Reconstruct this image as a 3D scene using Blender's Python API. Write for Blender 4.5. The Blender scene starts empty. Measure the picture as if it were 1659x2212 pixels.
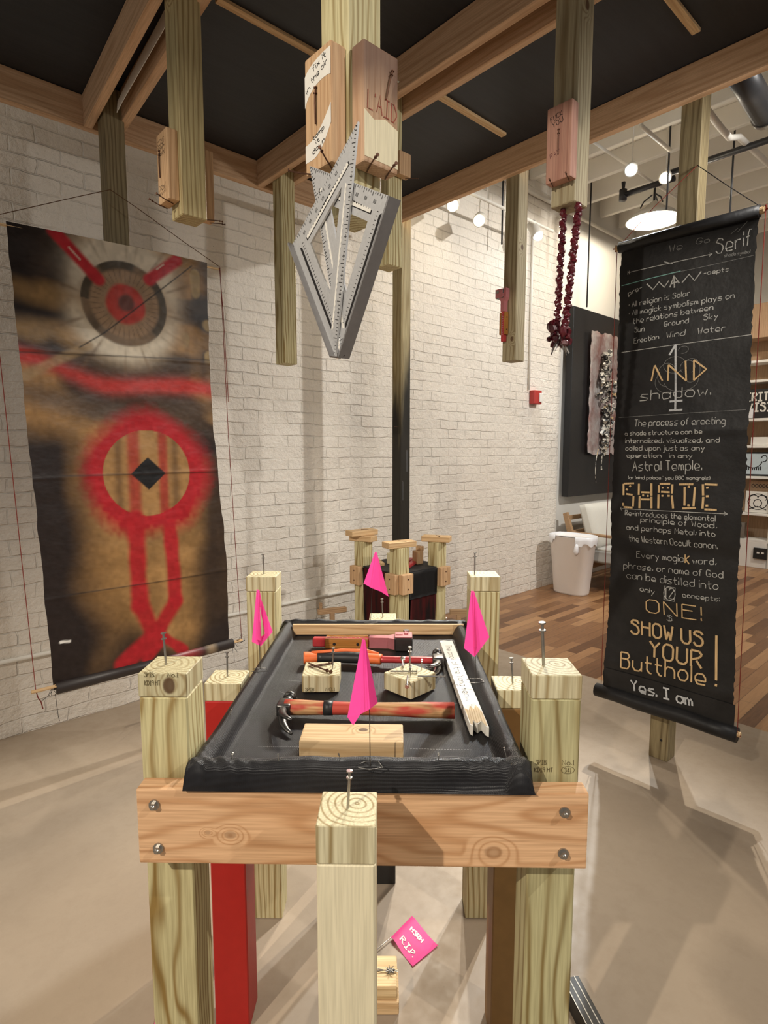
import bpy, bmesh, math, random
import numpy as np
from mathutils import Vector, Matrix

# ------------------------------------------------------------------ scene, camera, light
SC = bpy.context.scene
COL = SC.collection
PI = math.pi
random.seed(7)
ANG = math.radians(42.2)          # heading of the brick wall and of the pavilion
CA, SA = math.cos(ANG), math.sin(ANG)
FX, FY = 0.12, 4.09               # the charred corner post


def P(x, y, z=0.0):
    """pavilion frame: x along the brick wall, y towards it, origin at the charred post"""
    return Vector((FX + x * CA - y * SA, FY + x * SA + y * CA, z))


cam_d = bpy.data.cameras.new('camera')
cam_d.sensor_fit = 'VERTICAL'
cam_d.sensor_height = 36.0
cam_d.lens = 36.0 * 1250.0 / 2212.0
cam_d.clip_start = 0.02
cam_o = bpy.data.objects.new('camera', cam_d)
COL.objects.link(cam_o)
cam_o.location = (0, 0, 1.5)
cam_o.rotation_euler = (math.radians(90 - 6.1), 0, 0)
SC.camera = cam_o

SC.view_settings.view_transform = 'Standard'
SC.view_settings.look = 'None'
SC.view_settings.gamma = 1.0
SC.view_settings.exposure = 0.0

w = bpy.data.worlds.new('world')
SC.world = w
w.use_nodes = True
bg = w.node_tree.nodes['Background']
bg.inputs[0].default_value = (1.0, 0.95, 0.89, 1)
bg.inputs[1].default_value = 0.36


def spot(name, loc, target, power, size=75, blend=0.5, radius=0.03, col=(1, 0.9, 0.76), parent=None):
    d = bpy.data.lights.new(name, 'SPOT')
    d.energy = power
    d.spot_size = math.radians(size)
    d.spot_blend = blend
    d.shadow_soft_size = radius
    d.color = col
    o = bpy.data.objects.new(name, d)
    COL.objects.link(o)
    loc = Vector(loc)
    o.rotation_euler = (Vector(target) - loc).to_track_quat('-Z', 'Y').to_euler()
    o.location = loc
    if parent:
        o.parent = parent
        o.location = loc - parent.location
    return o


# gallery track lights outside the frame
spot('track_light', (-2.3, -1.9, 3.7), (0.0, 1.2, 0.7), 600, 60, .5, .035)
spot('track_light', (2.9, -0.6, 3.8), (0.0, 1.4, 0.8), 300, 60, .6, .035, (1, .95, .88))
spot('track_light', (-3.4, 0.9, 3.8), (-1.2, 2.8, 1.2), 60, 80, .8, .05)
spot('track_light', P(2.2, -3.0, 3.9), P(1.7, .5, 1.3), 430, 95, .8, .05, (1, .97, .92))
spot('track_light', P(4.0, -2.6, 3.9), P(5.5, -.7, 1.3), 260, 85, .8, .05, (1, .93, .84))
spot('track_light', P(-0.2, -2.7, 2.75), P(-.3, .5, 1.3), 60, 110, .9, .08, (1, .96, .90))


# ------------------------------------------------------------------ node helpers
class NT:
    def __init__(s, name):
        s.m = bpy.data.materials.new(name)
        s.m.use_nodes = True
        s.t = s.m.node_tree
        s.b = s.t.nodes['Principled BSDF']

    def n(s, t, **kw):
        nd = s.t.nodes.new(t)
        for k, v in kw.items():
            setattr(nd, k, v)
        return nd

    def put(s, sock, v):
        if hasattr(v, 'node'):
            s.t.links.new(v, sock)
        elif isinstance(v, (tuple, list)) and len(v) == 3 and sock.type == 'RGBA':
            sock.default_value = (*v, 1)
        else:
            sock.default_value = v

    def math(s, op, a, b=None, c=None, clamp=False):
        nd = s.n('ShaderNodeMath', operation=op, use_clamp=clamp)
        s.put(nd.inputs[0], a)
        if b is not None: s.put(nd.inputs[1], b)
        if c is not None: s.put(nd.inputs[2], c)
        return nd.outputs[0]

    def vm(s, op, a, b=None):
        nd = s.n('ShaderNodeVectorMath', operation=op)
        s.put(nd.inputs[0], a)
        if b is not None: s.put(nd.inputs[1], b)
        return nd.outputs['Value'] if op in ('LENGTH', 'DISTANCE') else nd.outputs[0]

    def mix(s, f, a, b, blend='MIX'):
        nd = s.n('ShaderNodeMix', data_type='RGBA', blend_type=blend)
        s.put(nd.inputs[0], f); s.put(nd.inputs[6], a); s.put(nd.inputs[7], b)
        return nd.outputs[2]

    def noise(s, v, scale=1.0, detail=2, rough=.5, color=False):
        nd = s.n('ShaderNodeTexNoise')
        s.put(nd.inputs['Vector'], v)
        nd.inputs['Scale'].default_value = scale
        nd.inputs['Detail'].default_value = detail
        nd.inputs['Roughness'].default_value = rough
        return nd.outputs['Color' if color else 'Fac']

    def rng(s, v, a, b, c=0, d=1, smooth=False):
        nd = s.n('ShaderNodeMapRange')
        if smooth: nd.interpolation_type = 'SMOOTHSTEP'
        s.put(nd.inputs[0], v)
        for i, q in enumerate((a, b, c, d)):
            s.put(nd.inputs[i + 1], q)
        return nd.outputs[0]

    def obco(s):
        return s.n('ShaderNodeTexCoord').outputs['Object']

    def rand(s):
        return s.n('ShaderNodeObjectInfo').outputs['Random']

    def sep(s, v):
        nd = s.n('ShaderNodeSeparateXYZ')
        s.put(nd.inputs[0], v)
        return nd.outputs

    def comb(s, x, y, z):
        nd = s.n('ShaderNodeCombineXYZ')
        for i, q in enumerate((x, y, z)): s.put(nd.inputs[i], q)
        return nd.outputs[0]

    def ramp(s, f, pts):
        nd = s.n('ShaderNodeValToRGB')
        e = nd.color_ramp.elements
        while len(e) < len(pts): e.new(.5)
        for k, (p, c) in zip(e, pts):
            k.position = p; k.color = (*c, 1)
        s.put(nd.inputs[0], f)
        return nd.outputs[0]

    def bump(s, h, strength=.3, dist=.01):
        nd = s.n('ShaderNodeBump')
        nd.inputs['Strength'].default_value = strength
        nd.inputs['Distance'].default_value = dist
        s.put(nd.inputs['Height'], h)
        s.t.links.new(nd.outputs[0], s.b.inputs['Normal'])

    def fin(s, col=None, rough=.5, metal=0, spec=.5):
        if col is not None: s.put(s.b.inputs['Base Color'], col)
        s.put(s.b.inputs['Roughness'], rough)
        s.b.inputs['Metallic'].default_value = metal
        s.b.inputs['Specular IOR Level'].default_value = spec
        return s.m


def plain(name, col, rough=.5, metal=0, spec=.5, var=.08, scale=30):
    t = NT(name)
    f = t.noise(t.obco(), scale, 3)
    dk = tuple(c * (1 - var * 2) for c in col)
    return t.fin(t.mix(f, dk, tuple(min(1, c * (1 + var)) for c in col)), rough, metal, spec)


def wood(name, base, dark, period=.011, axis='z', center=(.03, .022), knots=(), rough=.62, power=3.0,
         amount=.9, warp=.022, stain=None, kdark=.9, zf=1.3):
    t = NT(name)
    co = t.obco()
    x, y, z = t.sep(co)
    v = {'z': (x, y, z), 'x': (y, z, x), 'y': (x, z, y)}[axis]
    r1 = t.rand()
    off = t.comb(t.math('MULTIPLY', r1, 7.3), t.math('MULTIPLY', r1, 3.1), t.math('MULTIPLY', r1, 11.7))
    vec = t.comb(*v)
    nz = t.noise(t.vm('ADD', t.vm('MULTIPLY', vec, (7, 7, zf)), off), 1, 2, .5, True)
    d = t.vm('MULTIPLY', t.vm('SUBTRACT', nz, (.5, .5, .5)), (warp * 2, warp * 2, 0))
    px, py, pz = t.sep(t.vm('ADD', vec, d))
    jx = t.math('MULTIPLY_ADD', r1, .03, center[0] - .015)
    rr = t.vm('LENGTH', t.comb(t.math('SUBTRACT', px, jx), t.math('SUBTRACT', py, center[1]), 0.0))
    kmask = None
    for (kx, ky, kz, kr) in knots:
        kp = {'z': (kx, ky, kz), 'x': (ky, kz, kx), 'y': (kx, kz, ky)}[axis]
        dist = t.vm('LENGTH', t.vm('MULTIPLY', t.vm('SUBTRACT', vec, kp), (1, 1, .7)))
        infl = t.rng(dist, 0, kr * 3.5, 1, 0, True)
        rr = t.math('MULTIPLY_ADD', infl, period * 3.2, rr)
        km = t.rng(dist, kr * .75, kr * 1.1, 1, 0, True)
        kmask = km if kmask is None else t.math('MAXIMUM', kmask, km)
    s = t.math('SINE', t.math('MULTIPLY', rr, 2 * PI / period))
    ring = t.math('POWER', t.rng(s, -1, 1), power)
    patch = t.noise(t.vm('ADD', t.vm('MULTIPLY', vec, (18, 18, 2)), off), 1, 2)
    ring = t.math('MULTIPLY', ring, t.rng(patch, .3, .65, .45, amount))
    fine = t.noise(t.vm('ADD', t.vm('MULTIPLY', vec, (260, 260, 9)), off), 1, 2)
    col = t.mix(ring, base, dark)
    col = t.mix(t.rng(fine, .35, .75, 0, .42), col, tuple(c * .55 for c in dark))
    tint = t.math('MULTIPLY_ADD', r1, .16, .92)
    col = t.mix(1.0, col, t.comb(tint, tint, t.math('MULTIPLY', tint, .99)), 'MULTIPLY')
    if kmask is not None:
        col = t.mix(t.math('MULTIPLY', kmask, kdark), col, (.085, .04, .018))
    if stain is not None:
        col = stain(t, vec, col)
    t.bump(t.math('ADD', fine, t.math('MULTIPLY', ring, .6)), .12, .002)
    return t.fin(col, rough, 0, .3)


# ------------------------------------------------------------------ mesh helpers
def link(name, me, mat=None, parent=None, loc=(0, 0, 0), rot=(0, 0, 0), smooth=False):
    o = bpy.data.objects.new(name, me)
    COL.objects.link(o)
    if mat is not None: me.materials.append(mat)
    o.location = loc
    o.rotation_euler = rot
    if parent is not None: o.parent = parent
    if smooth:
        for p in me.polygons: p.use_smooth = True
    return o


def obj(name, bm, mat=None, parent=None, loc=(0, 0, 0), rot=(0, 0, 0), smooth=False):
    me = bpy.data.meshes.new(name)
    bmesh.ops.recalc_face_normals(bm, faces=bm.faces)
    bm.to_mesh(me)
    bm.free()
    return link(name, me, mat, parent, loc, rot, smooth)


def tag(o, label, cat, group=None, kind=None):
    o['label'] = label
    o['category'] = cat
    if group: o['group'] = group
    if kind: o['kind'] = kind
    return o


def struct(o, label):
    o['kind'] = 'structure'
    o['label'] = label
    return o


def thing(name, label, cat, loc=(0, 0, 0), rz=0, group=None):
    o = bpy.data.objects.new(name, None)
    COL.objects.link(o)
    o.empty_display_size = .05
    o.location = loc
    o.rotation_euler = (0, 0, rz)
    return tag(o, label, cat, group)


def box(bm, sx, sy, sz, c=(0, 0, 0), bev=0, rot=None, seg=1):
    m = Matrix.Translation(c)
    if rot is not None: m = m @ rot
    r = bmesh.ops.create_cube(bm, size=1.0, matrix=m @ Matrix.Diagonal((sx, sy, sz, 1)))
    if bev:
        vs = set(r['verts'])
        ed = [e for e in bm.edges if e.verts[0] in vs and e.verts[1] in vs]
        bmesh.ops.bevel(bm, geom=ed, offset=bev, segments=seg, affect='EDGES', profile=.6)
    return bm


def B(sx, sy, sz, c=(0, 0, 0), bev=0, seg=1):
    return box(bmesh.new(), sx, sy, sz, c, bev, None, seg)


def frames(pts):
    pts = [Vector(p) for p in pts]
    out = []
    up = Vector((0, 0, 1))
    prev = None
    for i, p in enumerate(pts):
        d = (pts[min(i + 1, len(pts) - 1)] - pts[max(i - 1, 0)])
        d = d.normalized() if d.length > 1e-9 else Vector((0, 0, 1))
        if prev is None:
            a = up.cross(d)
            if a.length < 1e-3: a = Vector((1, 0, 0)).cross(d)
        else:
            a = prev - d * prev.dot(d)
            if a.length < 1e-6: a = Vector((1, 0, 0)).cross(d)
        a.normalize()
        prev = a
        out.append((p, a, d.cross(a)))
    return out


def tube(bm, pts, rad, seg=8, cap=True):
    """round (or elliptic) tube along pts; rad is a number, a list, or a list of (ra, rb)"""
    rings = []
    for i, (p, a, b) in enumerate(frames(pts)):
        r = rad[i] if isinstance(rad, (list, tuple)) else rad
        ra, rb = r if isinstance(r, (list, tuple)) else (r, r)
        rings.append([bm.verts.new(p + a * (ra * math.cos(2 * PI * k / seg)) + b * (rb * math.sin(2 * PI * k / seg)))
                      for k in range(seg)])
    for q in range(len(rings) - 1):
        for k in range(seg):
            bm.faces.new((rings[q][k], rings[q][(k + 1) % seg], rings[q + 1][(k + 1) % seg], rings[q + 1][k]))
    if cap:
        bm.faces.new(rings[0][::-1]); bm.faces.new(rings[-1])
    return bm


def cyl(bm, p0, p1, r, seg=12):
    return tube(bm, [p0, p1], r, seg)


def prism(bm, poly, z0, z1, mapf=None):
    """extrude a 2D outline"""
    f = mapf or (lambda x, y, z: Vector((x, y, z)))
    a = [bm.verts.new(f(x, y, z0)) for x, y in poly]
    b = [bm.verts.new(f(x, y, z1)) for x, y in poly]
    bm.faces.new(a[::-1]); bm.faces.new(b)
    n = len(poly)
    for i in range(n):
        bm.faces.new((a[i], a[(i + 1) % n], b[(i + 1) % n], b[i]))
    return bm


# ------------------------------------------------------------------ hand-drawn stroke lettering
GL = {
 'A': '022742 1434', 'B': '02073746350 5 3544433202', 'C': '46371706031232 43', 'D': '02072745442202', 'E': '47070242 0535',
 'F': '470702 0535', 'G': '463717060312324344 4424', 'H': '0207 4742 0545', 'I': '0242 0747 2227', 'K': '0207 470442', 'L': '070242',
 'M': '0207244742', 'N': '02074247', 'O': '1706031232434637 17', 'P': '0207374635 04', 'R': '020737463504 2442', 'S': '46371706354443321203',
 'T': '0747 2722', 'U': '070312324347', 'V': '072247', 'W': '0712253247', 'Y': '072547 2522', 'X': '0247 0742',
 'a': '4542 4435150403123243', 'b': '0702 04153544433212', 'c': '443515040312 3243', 'd': '4742 4435150403123243',
 'e': '034344351504031242', 'f': '47372622 1535', 'g': '45413010 4435150403123243', 'h': '0702 04153544 42', 'i': '1512 1617', 'j': '25211000 2627',
 'k': '0702 350332', 'l': '1712', 'm': '0502 041524 22 24354442', 'n': '0502 0415354442', 'o': '150403123243443515', 'p': '0500 0415354443321203',
 'q': '4540 4435150403123243', 'r': '0502 041535', 's': '45150443 3202', 't': '17132232 0535', 'u': '0503123243 4542', 'v': '052245',
 'w': '0512243245', 'x': '0542 0245', 'y': '0523 4510', 'z': '05450242', '1': '162722 1232', '2': '06173746 450242', '3': '06173746 35 44433212 03',
 '4': '37034 3 3732', '9': '4435150617374632', '.': '0203', ',': '1302', ';': '1302 1415', ':': '0203 0506', '!': '0704 0203', "'": '0706', '-': '0434',
 '(': '17060312', ')': '07161302', '·': '0405', '$': '46371706354443321203 2721', '0': '1706031232434637 17', '6': '4617030212324435 04', '8': '170615354443321203041535463717',
}
GL.update({'B': '0207374635 05 3544433202', 'D': '02072745442202', 'C': '4637170603123243', 'O': '170603123243463717', 'c': '4435150403123243', 'h': '0702 0415354442',
           'm': '0502 04152422 24354442', 's': '4515044332 02', 'R': '020737463504 2442', '2': '0617374645 450242', '3': '061737463524 2444433212', '4': '370343 3732', '0': '170603123243463717',
           'P': '02073746351404', 's_': ''})
GL['s'] = '4515044332' + '02'
GL['B'] = '020737463505 3544433202'
GL['2'] = '061737460242'
GL['3'] = '06173746352544433212'


def text_strokes(s, jit=.2, rnd=None):
    rnd = rnd or random.Random(len(s) * 7 + 3)
    x = 0.0
    out = []
    for ch in s:
        if ch == ' ':
            x += 2.6
            continue
        st = [[(int(q[i]), int(q[i + 1])) for i in range(0, len(q) - 1, 2)] for q in GL.get(ch, GL['o']).split(' ') if len(q) > 1]
        xs = [a for q in st for a, _ in q]
        lo, hi = min(xs), max(xs)
        for q in st:
            out.append([(x + (a - lo) + rnd.uniform(-jit, jit), b - 2 + rnd.uniform(-jit, jit)) for a, b in q])
        x += (hi - lo) + 1.5
    return out, max(x - 1.5, .5)


def fit_text(s, x0, y0, x1, y1, h, jit=.22):
    st, wd = text_strokes(s, jit)
    dx, dy = (x1 - x0), (y1 - y0)
    L = math.hypot(dx, dy)
    ux, uy = dx / L, dy / L
    k, kh = L / wd, h / 5.0
    return [[(x0 + ux * a * k - uy * b * kh, y0 + uy * a * k + ux * b * kh) for a, b in q] for q in st]


def ribbon(bm, strokes, wid, mapf):
    for q in strokes:
        n = len(q)
        L, R = [], []
        for i in range(n):
            a, b = q[max(i - 1, 0)], q[min(i + 1, n - 1)]
            dx, dy = b[0] - a[0], b[1] - a[1]
            l = math.hypot(dx, dy) or 1
            nx, ny = -dy / l * wid / 2, dx / l * wid / 2
            L.append(bm.verts.new(mapf(q[i][0] + nx, q[i][1] + ny)))
            R.append(bm.verts.new(mapf(q[i][0] - nx, q[i][1] - ny)))
        for i in range(n - 1):
            bm.faces.new((L[i], L[i + 1], R[i + 1], R[i]))
    return bm


def sticks(bm, strokes, wid, th, mapf3):
    """thin wooden slats glued along each segment; mapf3(u, v, w)"""
    for q in strokes:
        for (ax, ay), (bx_, by) in zip(q[:-1], q[1:]):
            dx, dy = bx_ - ax, by - ay
            l = math.hypot(dx, dy)
            if l < 1e-5: continue
            nx, ny = -dy / l * wid / 2, dx / l * wid / 2
            poly = [(ax + nx, ay + ny), (bx_ + nx, by + ny), (bx_ - nx, by - ny), (ax - nx, ay - ny)]
            prism(bm, poly, 0, th, mapf3)
    return bm


# ------------------------------------------------------------------ materials
PINE_B, PINE_D = (.62, .56, .33), (.28, .19, .065)
M = {}
M['pine'] = wood('treated_pine', PINE_B, PINE_D, .012, center=(.10, .055), power=3.5, amount=1.15, zf=1.8)
M['pine_end'] = wood('treated_pine_cap', (.66, .60, .40), (.30, .21, .085), .011, center=(.012, .012), warp=.012, power=4, amount=1.0)
M['pine_shaded'] = wood('shaded_pine', (.28, .225, .125), (.12, .085, .04), .012, center=(.1, .06))  # darker copy of the treated pine; the backlit post's shade is in its colour
M['fir'] = wood('fir', (.70, .46, .285), (.50, .29, .155), .017, axis='x', center=(.04, .09), power=2.2, amount=.75)
M['fir_rail'] = wood('fir_rail', (.70, .41, .22), (.45, .21, .095), .016, axis='x', center=(.05, .13), power=2.2, amount=.7, warp=.03,
                     knots=())
M['spf'] = wood('spruce', (.68, .47, .26), (.46, .27, .12), .009, axis='x', center=(.03, .05), power=2.4, amount=.7)
M['spf_z'] = wood('spruce_upright', (.64, .42, .24), (.42, .23, .11), .009, axis='z', center=(.05, .05), power=2.4, amount=.7)
M['oak'] = wood('oak', (.42, .27, .15), (.26, .15, .08), .008, axis='x', center=(.05, .08))
M['red_paint'] = plain('red_paint', (.46, .018, .014), .45, 0, .4, .06, 40)
M['brown_paint'] = plain('brown_paint', (.235, .125, .04), .5, 0, .4, .1, 30)
M['black_paint'] = plain('black_paint', (.018, .017, .016), .5, 0, .4)
M['cream_paint'] = wood('cream_paint', (.80, .72, .51), (.73, .65, .45), .014, amount=.35)
M['steel'] = plain('steel', (.42, .40, .37), .32, .9, .5, .15, 90)
M['dark_steel'] = plain('dark_steel', (.11, .105, .10), .35, .85, .5, .15, 60)
M['rust'] = plain('rusty_steel', (.13, .06, .035), .5, .6, .5, .25, 120)
M['alu'] = plain('aluminium', (.66, .66, .66), .42, .6, .5, .08, 200)
M['alu_dark'] = plain('aluminium_edge', (.30, .29, .29), .5, .6, .5, .1, 60)
M['ink'] = plain('black_ink', (.02, .018, .018), .6, 0, .2, .1)
M['white_paint'] = plain('white_paint', (.78, .75, .68), .55, 0, .3, .05, 60)
M['red_string'] = plain('red_string', (.17, .03, .022), .8, 0, .1, .2, 200)
M['brown_string'] = plain('brown_string', (.12, .06, .03), .8, 0, .1, .2, 200)
M['garland'] = plain('garland_red', (.105, .008, .016), .28, 0, .6, .3, 60)
M['orange'] = plain('orange_rubber', (.80, .17, .045), .5, 0, .4, .06, 60)
M['black_rubber'] = plain('black_rubber', (.022, .022, .024), .45, 0, .4, .1, 60)
M['tool_red'] = plain('tool_red', (.50, .045, .05), .35, .1, .5, .2, 40)
M['tool_pink'] = plain('tool_pink_enamel', (.60, .22, .24), .3, .4, .5, .1, 40)
M['chrome'] = plain('chrome', (.55, .55, .55), .2, 1, .5, .05, 30)
M['grip'] = wood('grip_wood', (.46, .20, .04), (.25, .09, .015), .006, axis='x', center=(.0, -.2), power=2, amount=.7)
M['bin'] = plain('bin_plastic', (.82, .78, .75), .4, 0, .4, .02, 4)
M['liner'] = plain('liner', (.80, .80, .82), .3, 0, .5, .04, 12)
M['cushion'] = plain('cushion_linen', (.60, .58, .52), .95, 0, .1, .06, 220)
M['cushion_grey'] = plain('cushion_grey', (.47, .46, .43), .95, 0, .1, .06, 220)
M['panel'] = plain('panel_black', (.013, .013, .014), .35, 0, .35, .1, 3)
M['shelf_white'] = plain('shelf_white', (.80, .77, .71), .4, 0, .4, .02, 5)
M['shelf_back'] = wood('shelf_back', (.50, .33, .20), (.38, .23, .13), .02, axis='z', amount=.5)
M['ceil'] = plain('ceiling_paint', (.82, .78, .72), .7, 0, .2, .06, 3)
M['joist'] = plain('joist_paint', (.86, .83, .76), .65, 0, .2, .04, 4)
M['pipe_black'] = plain('pipe_black', (.03, .03, .033), .4, .2, .5, .1)
M['alarm'] = plain('alarm_red', (.42, .03, .025), .35, 0, .5, .04)
M['drywall'] = plain('drywall', (.70, .68, .63), .7, 0, .2, .03, 2)
M['black_cloth'] = plain('black_cloth', (.024, .022, .022), .75, 0, .3, .2, 14)
M['red_cloth'] = None


def emit(name, col, strength):
    t = NT(name)
    t.b.inputs['Emission Color'].default_value = (*col, 1)
    t.b.inputs['Emission Strength'].default_value = strength
    return t.fin(col, .4)


def mat_brick():
    t = NT('painted_brick')
    x, y, z = t.sep(t.obco())
    v = t.comb(x, z, 0.0)
    wob = t.vm('MULTIPLY', t.vm('SUBTRACT', t.noise(v, 5, 3, .6, True), (.5, .5, .5)), (.05, .034, 0))
    b = t.n('ShaderNodeTexBrick', offset=.5)
    t.put(b.inputs['Vector'], t.vm('ADD', v, wob))
    b.inputs['Scale'].default_value = 1
    b.inputs['Brick Width'].default_value = .225
    b.inputs['Row Height'].default_value = .080
    b.inputs['Mortar Size'].default_value = .005
    b.inputs['Mortar Smooth'].default_value = .75
    b.inputs['Color1'].default_value = (.80, .75, .67, 1)
    b.inputs['Color2'].default_value = (.84, .79, .71, 1)
    b.inputs['Mortar'].default_value = (.80, .76, .68, 1)
    lump = t.noise(v, 24, 4, .65)
    big = t.noise(v, 3.2, 2, .5)
    patchy = t.rng(big, .38, .66, .12, .8)
    h = t.math('ADD', t.math('MULTIPLY', t.math('MULTIPLY', t.math('SUBTRACT', 1.0, b.outputs['Fac']), patchy), .9),
               t.math('MULTIPLY', lump, 1.0))
    spk = t.n('ShaderNodeTexVoronoi')
    t.put(spk.inputs['Vector'], t.vm('MULTIPLY', v, (4.2, 5.5, 1)))
    hole = t.math('MULTIPLY', t.rng(spk.outputs['Distance'], .03, .055, 1, 0), t.math('GREATER_THAN', t.sep(spk.outputs['Color'])[0], .55))
    col = t.mix(t.rng(t.noise(v, 1.3, 3), .3, .75), b.outputs['Color'], (.76, .70, .62))
    col = t.mix(t.rng(t.noise(v, 55, 2), .58, .8, 0, .3), col, (.46, .41, .35))
    col = t.mix(t.math('MULTIPLY', hole, .75), col, (.16, .13, .10))
    t.bump(t.math('SUBTRACT', h, hole), .85, .014)
    return t.fin(col, .5, 0, .35)


def mat_concrete():
    t = NT('beige_floor')
    v = t.obco()
    a = t.noise(v, 1.1, 4, .6)
    c = t.noise(v, 14, 4, .7)
    col = t.mix(t.rng(a, .3, .7), (.30, .235, .172), (.36, .29, .218))
    col = t.mix(t.rng(c, .45, .8, 0, .35), col, (.25, .19, .135))
    s = t.noise(t.vm('MULTIPLY', v, (1, 1.4, 1)), 38, 3, .7)
    col = t.mix(t.rng(s, .70, .78, 0, .55), col, (.22, .17, .125))
    t.bump(c, .06, .01)
    return t.fin(col, t.rng(c, .3, .7, .42, .62), 0, .35)


def mat_woodfloor():
    t = NT('plank_floor')
    v = t.obco()
    b = t.n('ShaderNodeTexBrick', offset=.37, offset_frequency=2)
    t.put(b.inputs['Vector'], v)
    b.inputs['Scale'].default_value = 1
    b.inputs['Brick Width'].default_value = .62
    b.inputs['Row Height'].default_value = .083
    b.inputs['Mortar Size'].default_value = .0012
    b.inputs['Color1'].default_value = (0, 0, 0, 1)
    b.inputs['Color2'].default_value = (1, 1, 1, 1)
    b.inputs['Mortar'].default_value = (.12, .12, .12, 1)
    g = t.noise(t.vm('MULTIPLY', v, (5, 60, 1)), 1, 4, .65)
    f = t.math('ADD', t.sep(b.outputs['Color'])[0], t.math('MULTIPLY', t.math('SUBTRACT', g, .5), .75))
    col = t.ramp(f, [(0, (.125, .055, .022)), (.35, (.22, .105, .045)), (.65, (.30, .155, .07)), (1, (.42, .235, .11))])
    col = t.mix(b.outputs['Fac'], col, (.06, .03, .015))
    return t.fin(col, .38, 0, .4)


def mat_tarp():
    t = NT('black_mesh_tarp')
    v = t.obco()
    x, y, z = t.sep(v)
    wv = t.math('MULTIPLY', t.math('SINE', t.math('MULTIPLY', t.math('ADD', x, y), 1900.0)),
                t.math('SINE', t.math('MULTIPLY', t.math('SUBTRACT', x, y), 1900.0)))
    n = t.noise(v, 9, 4, .6)
    fold = t.noise(t.vm('MULTIPLY', v, (16, 5, 6)), 1, 3, .55)
    t.bump(t.math('ADD', t.math('MULTIPLY', wv, .055), t.math('MULTIPLY', fold, .9)), .5, .012)
    col = t.mix(t.rng(n, .35, .7), (.0095, .009, .0105), (.020, .019, .0205))
    return t.fin(col, t.rng(n, .3, .7, .30, .44), 0, .32)


def mat_roof():
    t = NT('roof_tarp')
    v = t.obco()
    n = t.noise(t.vm('MULTIPLY', v, (3, 22, 1)), 1, 3)
    t.bump(n, .2, .01)
    return t.fin(t.mix(n, (.014, .015, .018), (.024, .026, .031)), .55, 0, .4)


def mat_flag():
    t = NT('pink_flag')
    n = t.noise(t.obco(), 60, 2)
    col = t.mix(n, (.88, .055, .30), (.93, .085, .36))
    tr = t.n('ShaderNodeBsdfTranslucent')
    t.put(tr.inputs[0], (.95, .08, .38))
    ms = t.n('ShaderNodeMixShader')
    ms.inputs[0].default_value = .35
    out = t.t.nodes['Material Output']
    t.t.links.new(t.b.outputs[0], ms.inputs[1])
    t.t.links.new(tr.outputs[0], ms.inputs[2])
    t.t.links.new(ms.outputs[0], out.inputs[0])
    return t.fin(col, .5, 0, .3)


def mat_vcol(name, rough=.45, spec=.4, layer='paint'):
    t = NT(name)
    a = t.n('ShaderNodeAttribute', attribute_name=layer)
    f = t.noise(t.obco(), 300, 2)
    w_ = t.noise(t.vm('MULTIPLY', t.obco(), (6, 6, 9)), 1, 3)
    t.bump(t.math('ADD', t.math('MULTIPLY', w_, 1.0), t.math('MULTIPLY', f, .02)), .35, .03)
    return t.fin(a.outputs['Color'], rough, 0, spec)


def mat_chalk(name, col, lo=.45):
    t = NT(name)
    n = t.noise(t.obco(), 160, 3, .7)
    m = t.noise(t.obco(), 9, 2)
    f = t.math('MULTIPLY', t.rng(n, .3, .6, lo, 1), t.rng(m, .3, .65, .7, 1))
    return t.fin(t.mix(f, (.05, .05, .05), col), .9, 0, .1)


def mat_redcloth():
    t = NT('red_black_cloth')
    v = t.obco()
    n = t.noise(t.vm('MULTIPLY', v, (22, 22, 3)), 1, 3)
    return t.fin(t.mix(t.rng(n, .38, .62), (.022, .012, .012), (.115, .012, .012)), .7, 0, .3)


M['brick'] = mat_brick()
M['concrete'] = mat_concrete()
M['planks'] = mat_woodfloor()
M['tarp'] = mat_tarp()
M['roof'] = mat_roof()
M['flag'] = mat_flag()
M['spray'] = mat_vcol('spray_painted_tarp', .42, .25)
M['chalk'] = mat_chalk('white_chalk', (.52, .52, .50))
M['chalk_dim'] = mat_chalk('faint_chalk', (.24, .24, .235), .3)
M['chalk_blue'] = mat_chalk('turquoise_chalk', (.22, .46, .42))
M['chalk_bold'] = mat_chalk('bold_white_paint', (.62, .64, .66), .7)
M['stick'] = wood('slat_wood', (.66, .47, .25), (.48, .30, .14), .01, axis='z', amount=.6)
M['red_cloth'] = mat_redcloth()
M['banner_black'] = None


def mat_banner():
    t = NT('black_canvas')
    v = t.obco()
    n = t.noise(v, 7, 4, .6)
    fine = t.noise(v, 420, 1)
    t.bump(t.math('ADD', t.math('MULTIPLY', n, 1), t.math('MULTIPLY', fine, .03)), .25, .02)
    return t.fin(t.mix(t.rng(n, .4, .75), (.009, .0088, .0095), (.018, .0175, .018)), .48, 0, .3)


M['banner_black'] = mat_banner()

# ------------------------------------------------------------------ the room
RZ = (0, 0, ANG)


def in_p(name, bm, mat, p, parent=None, smooth=False, rz=0.0):
    return obj(name, bm, mat, parent, P(*p), (0, 0, ANG + rz), smooth)


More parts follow.
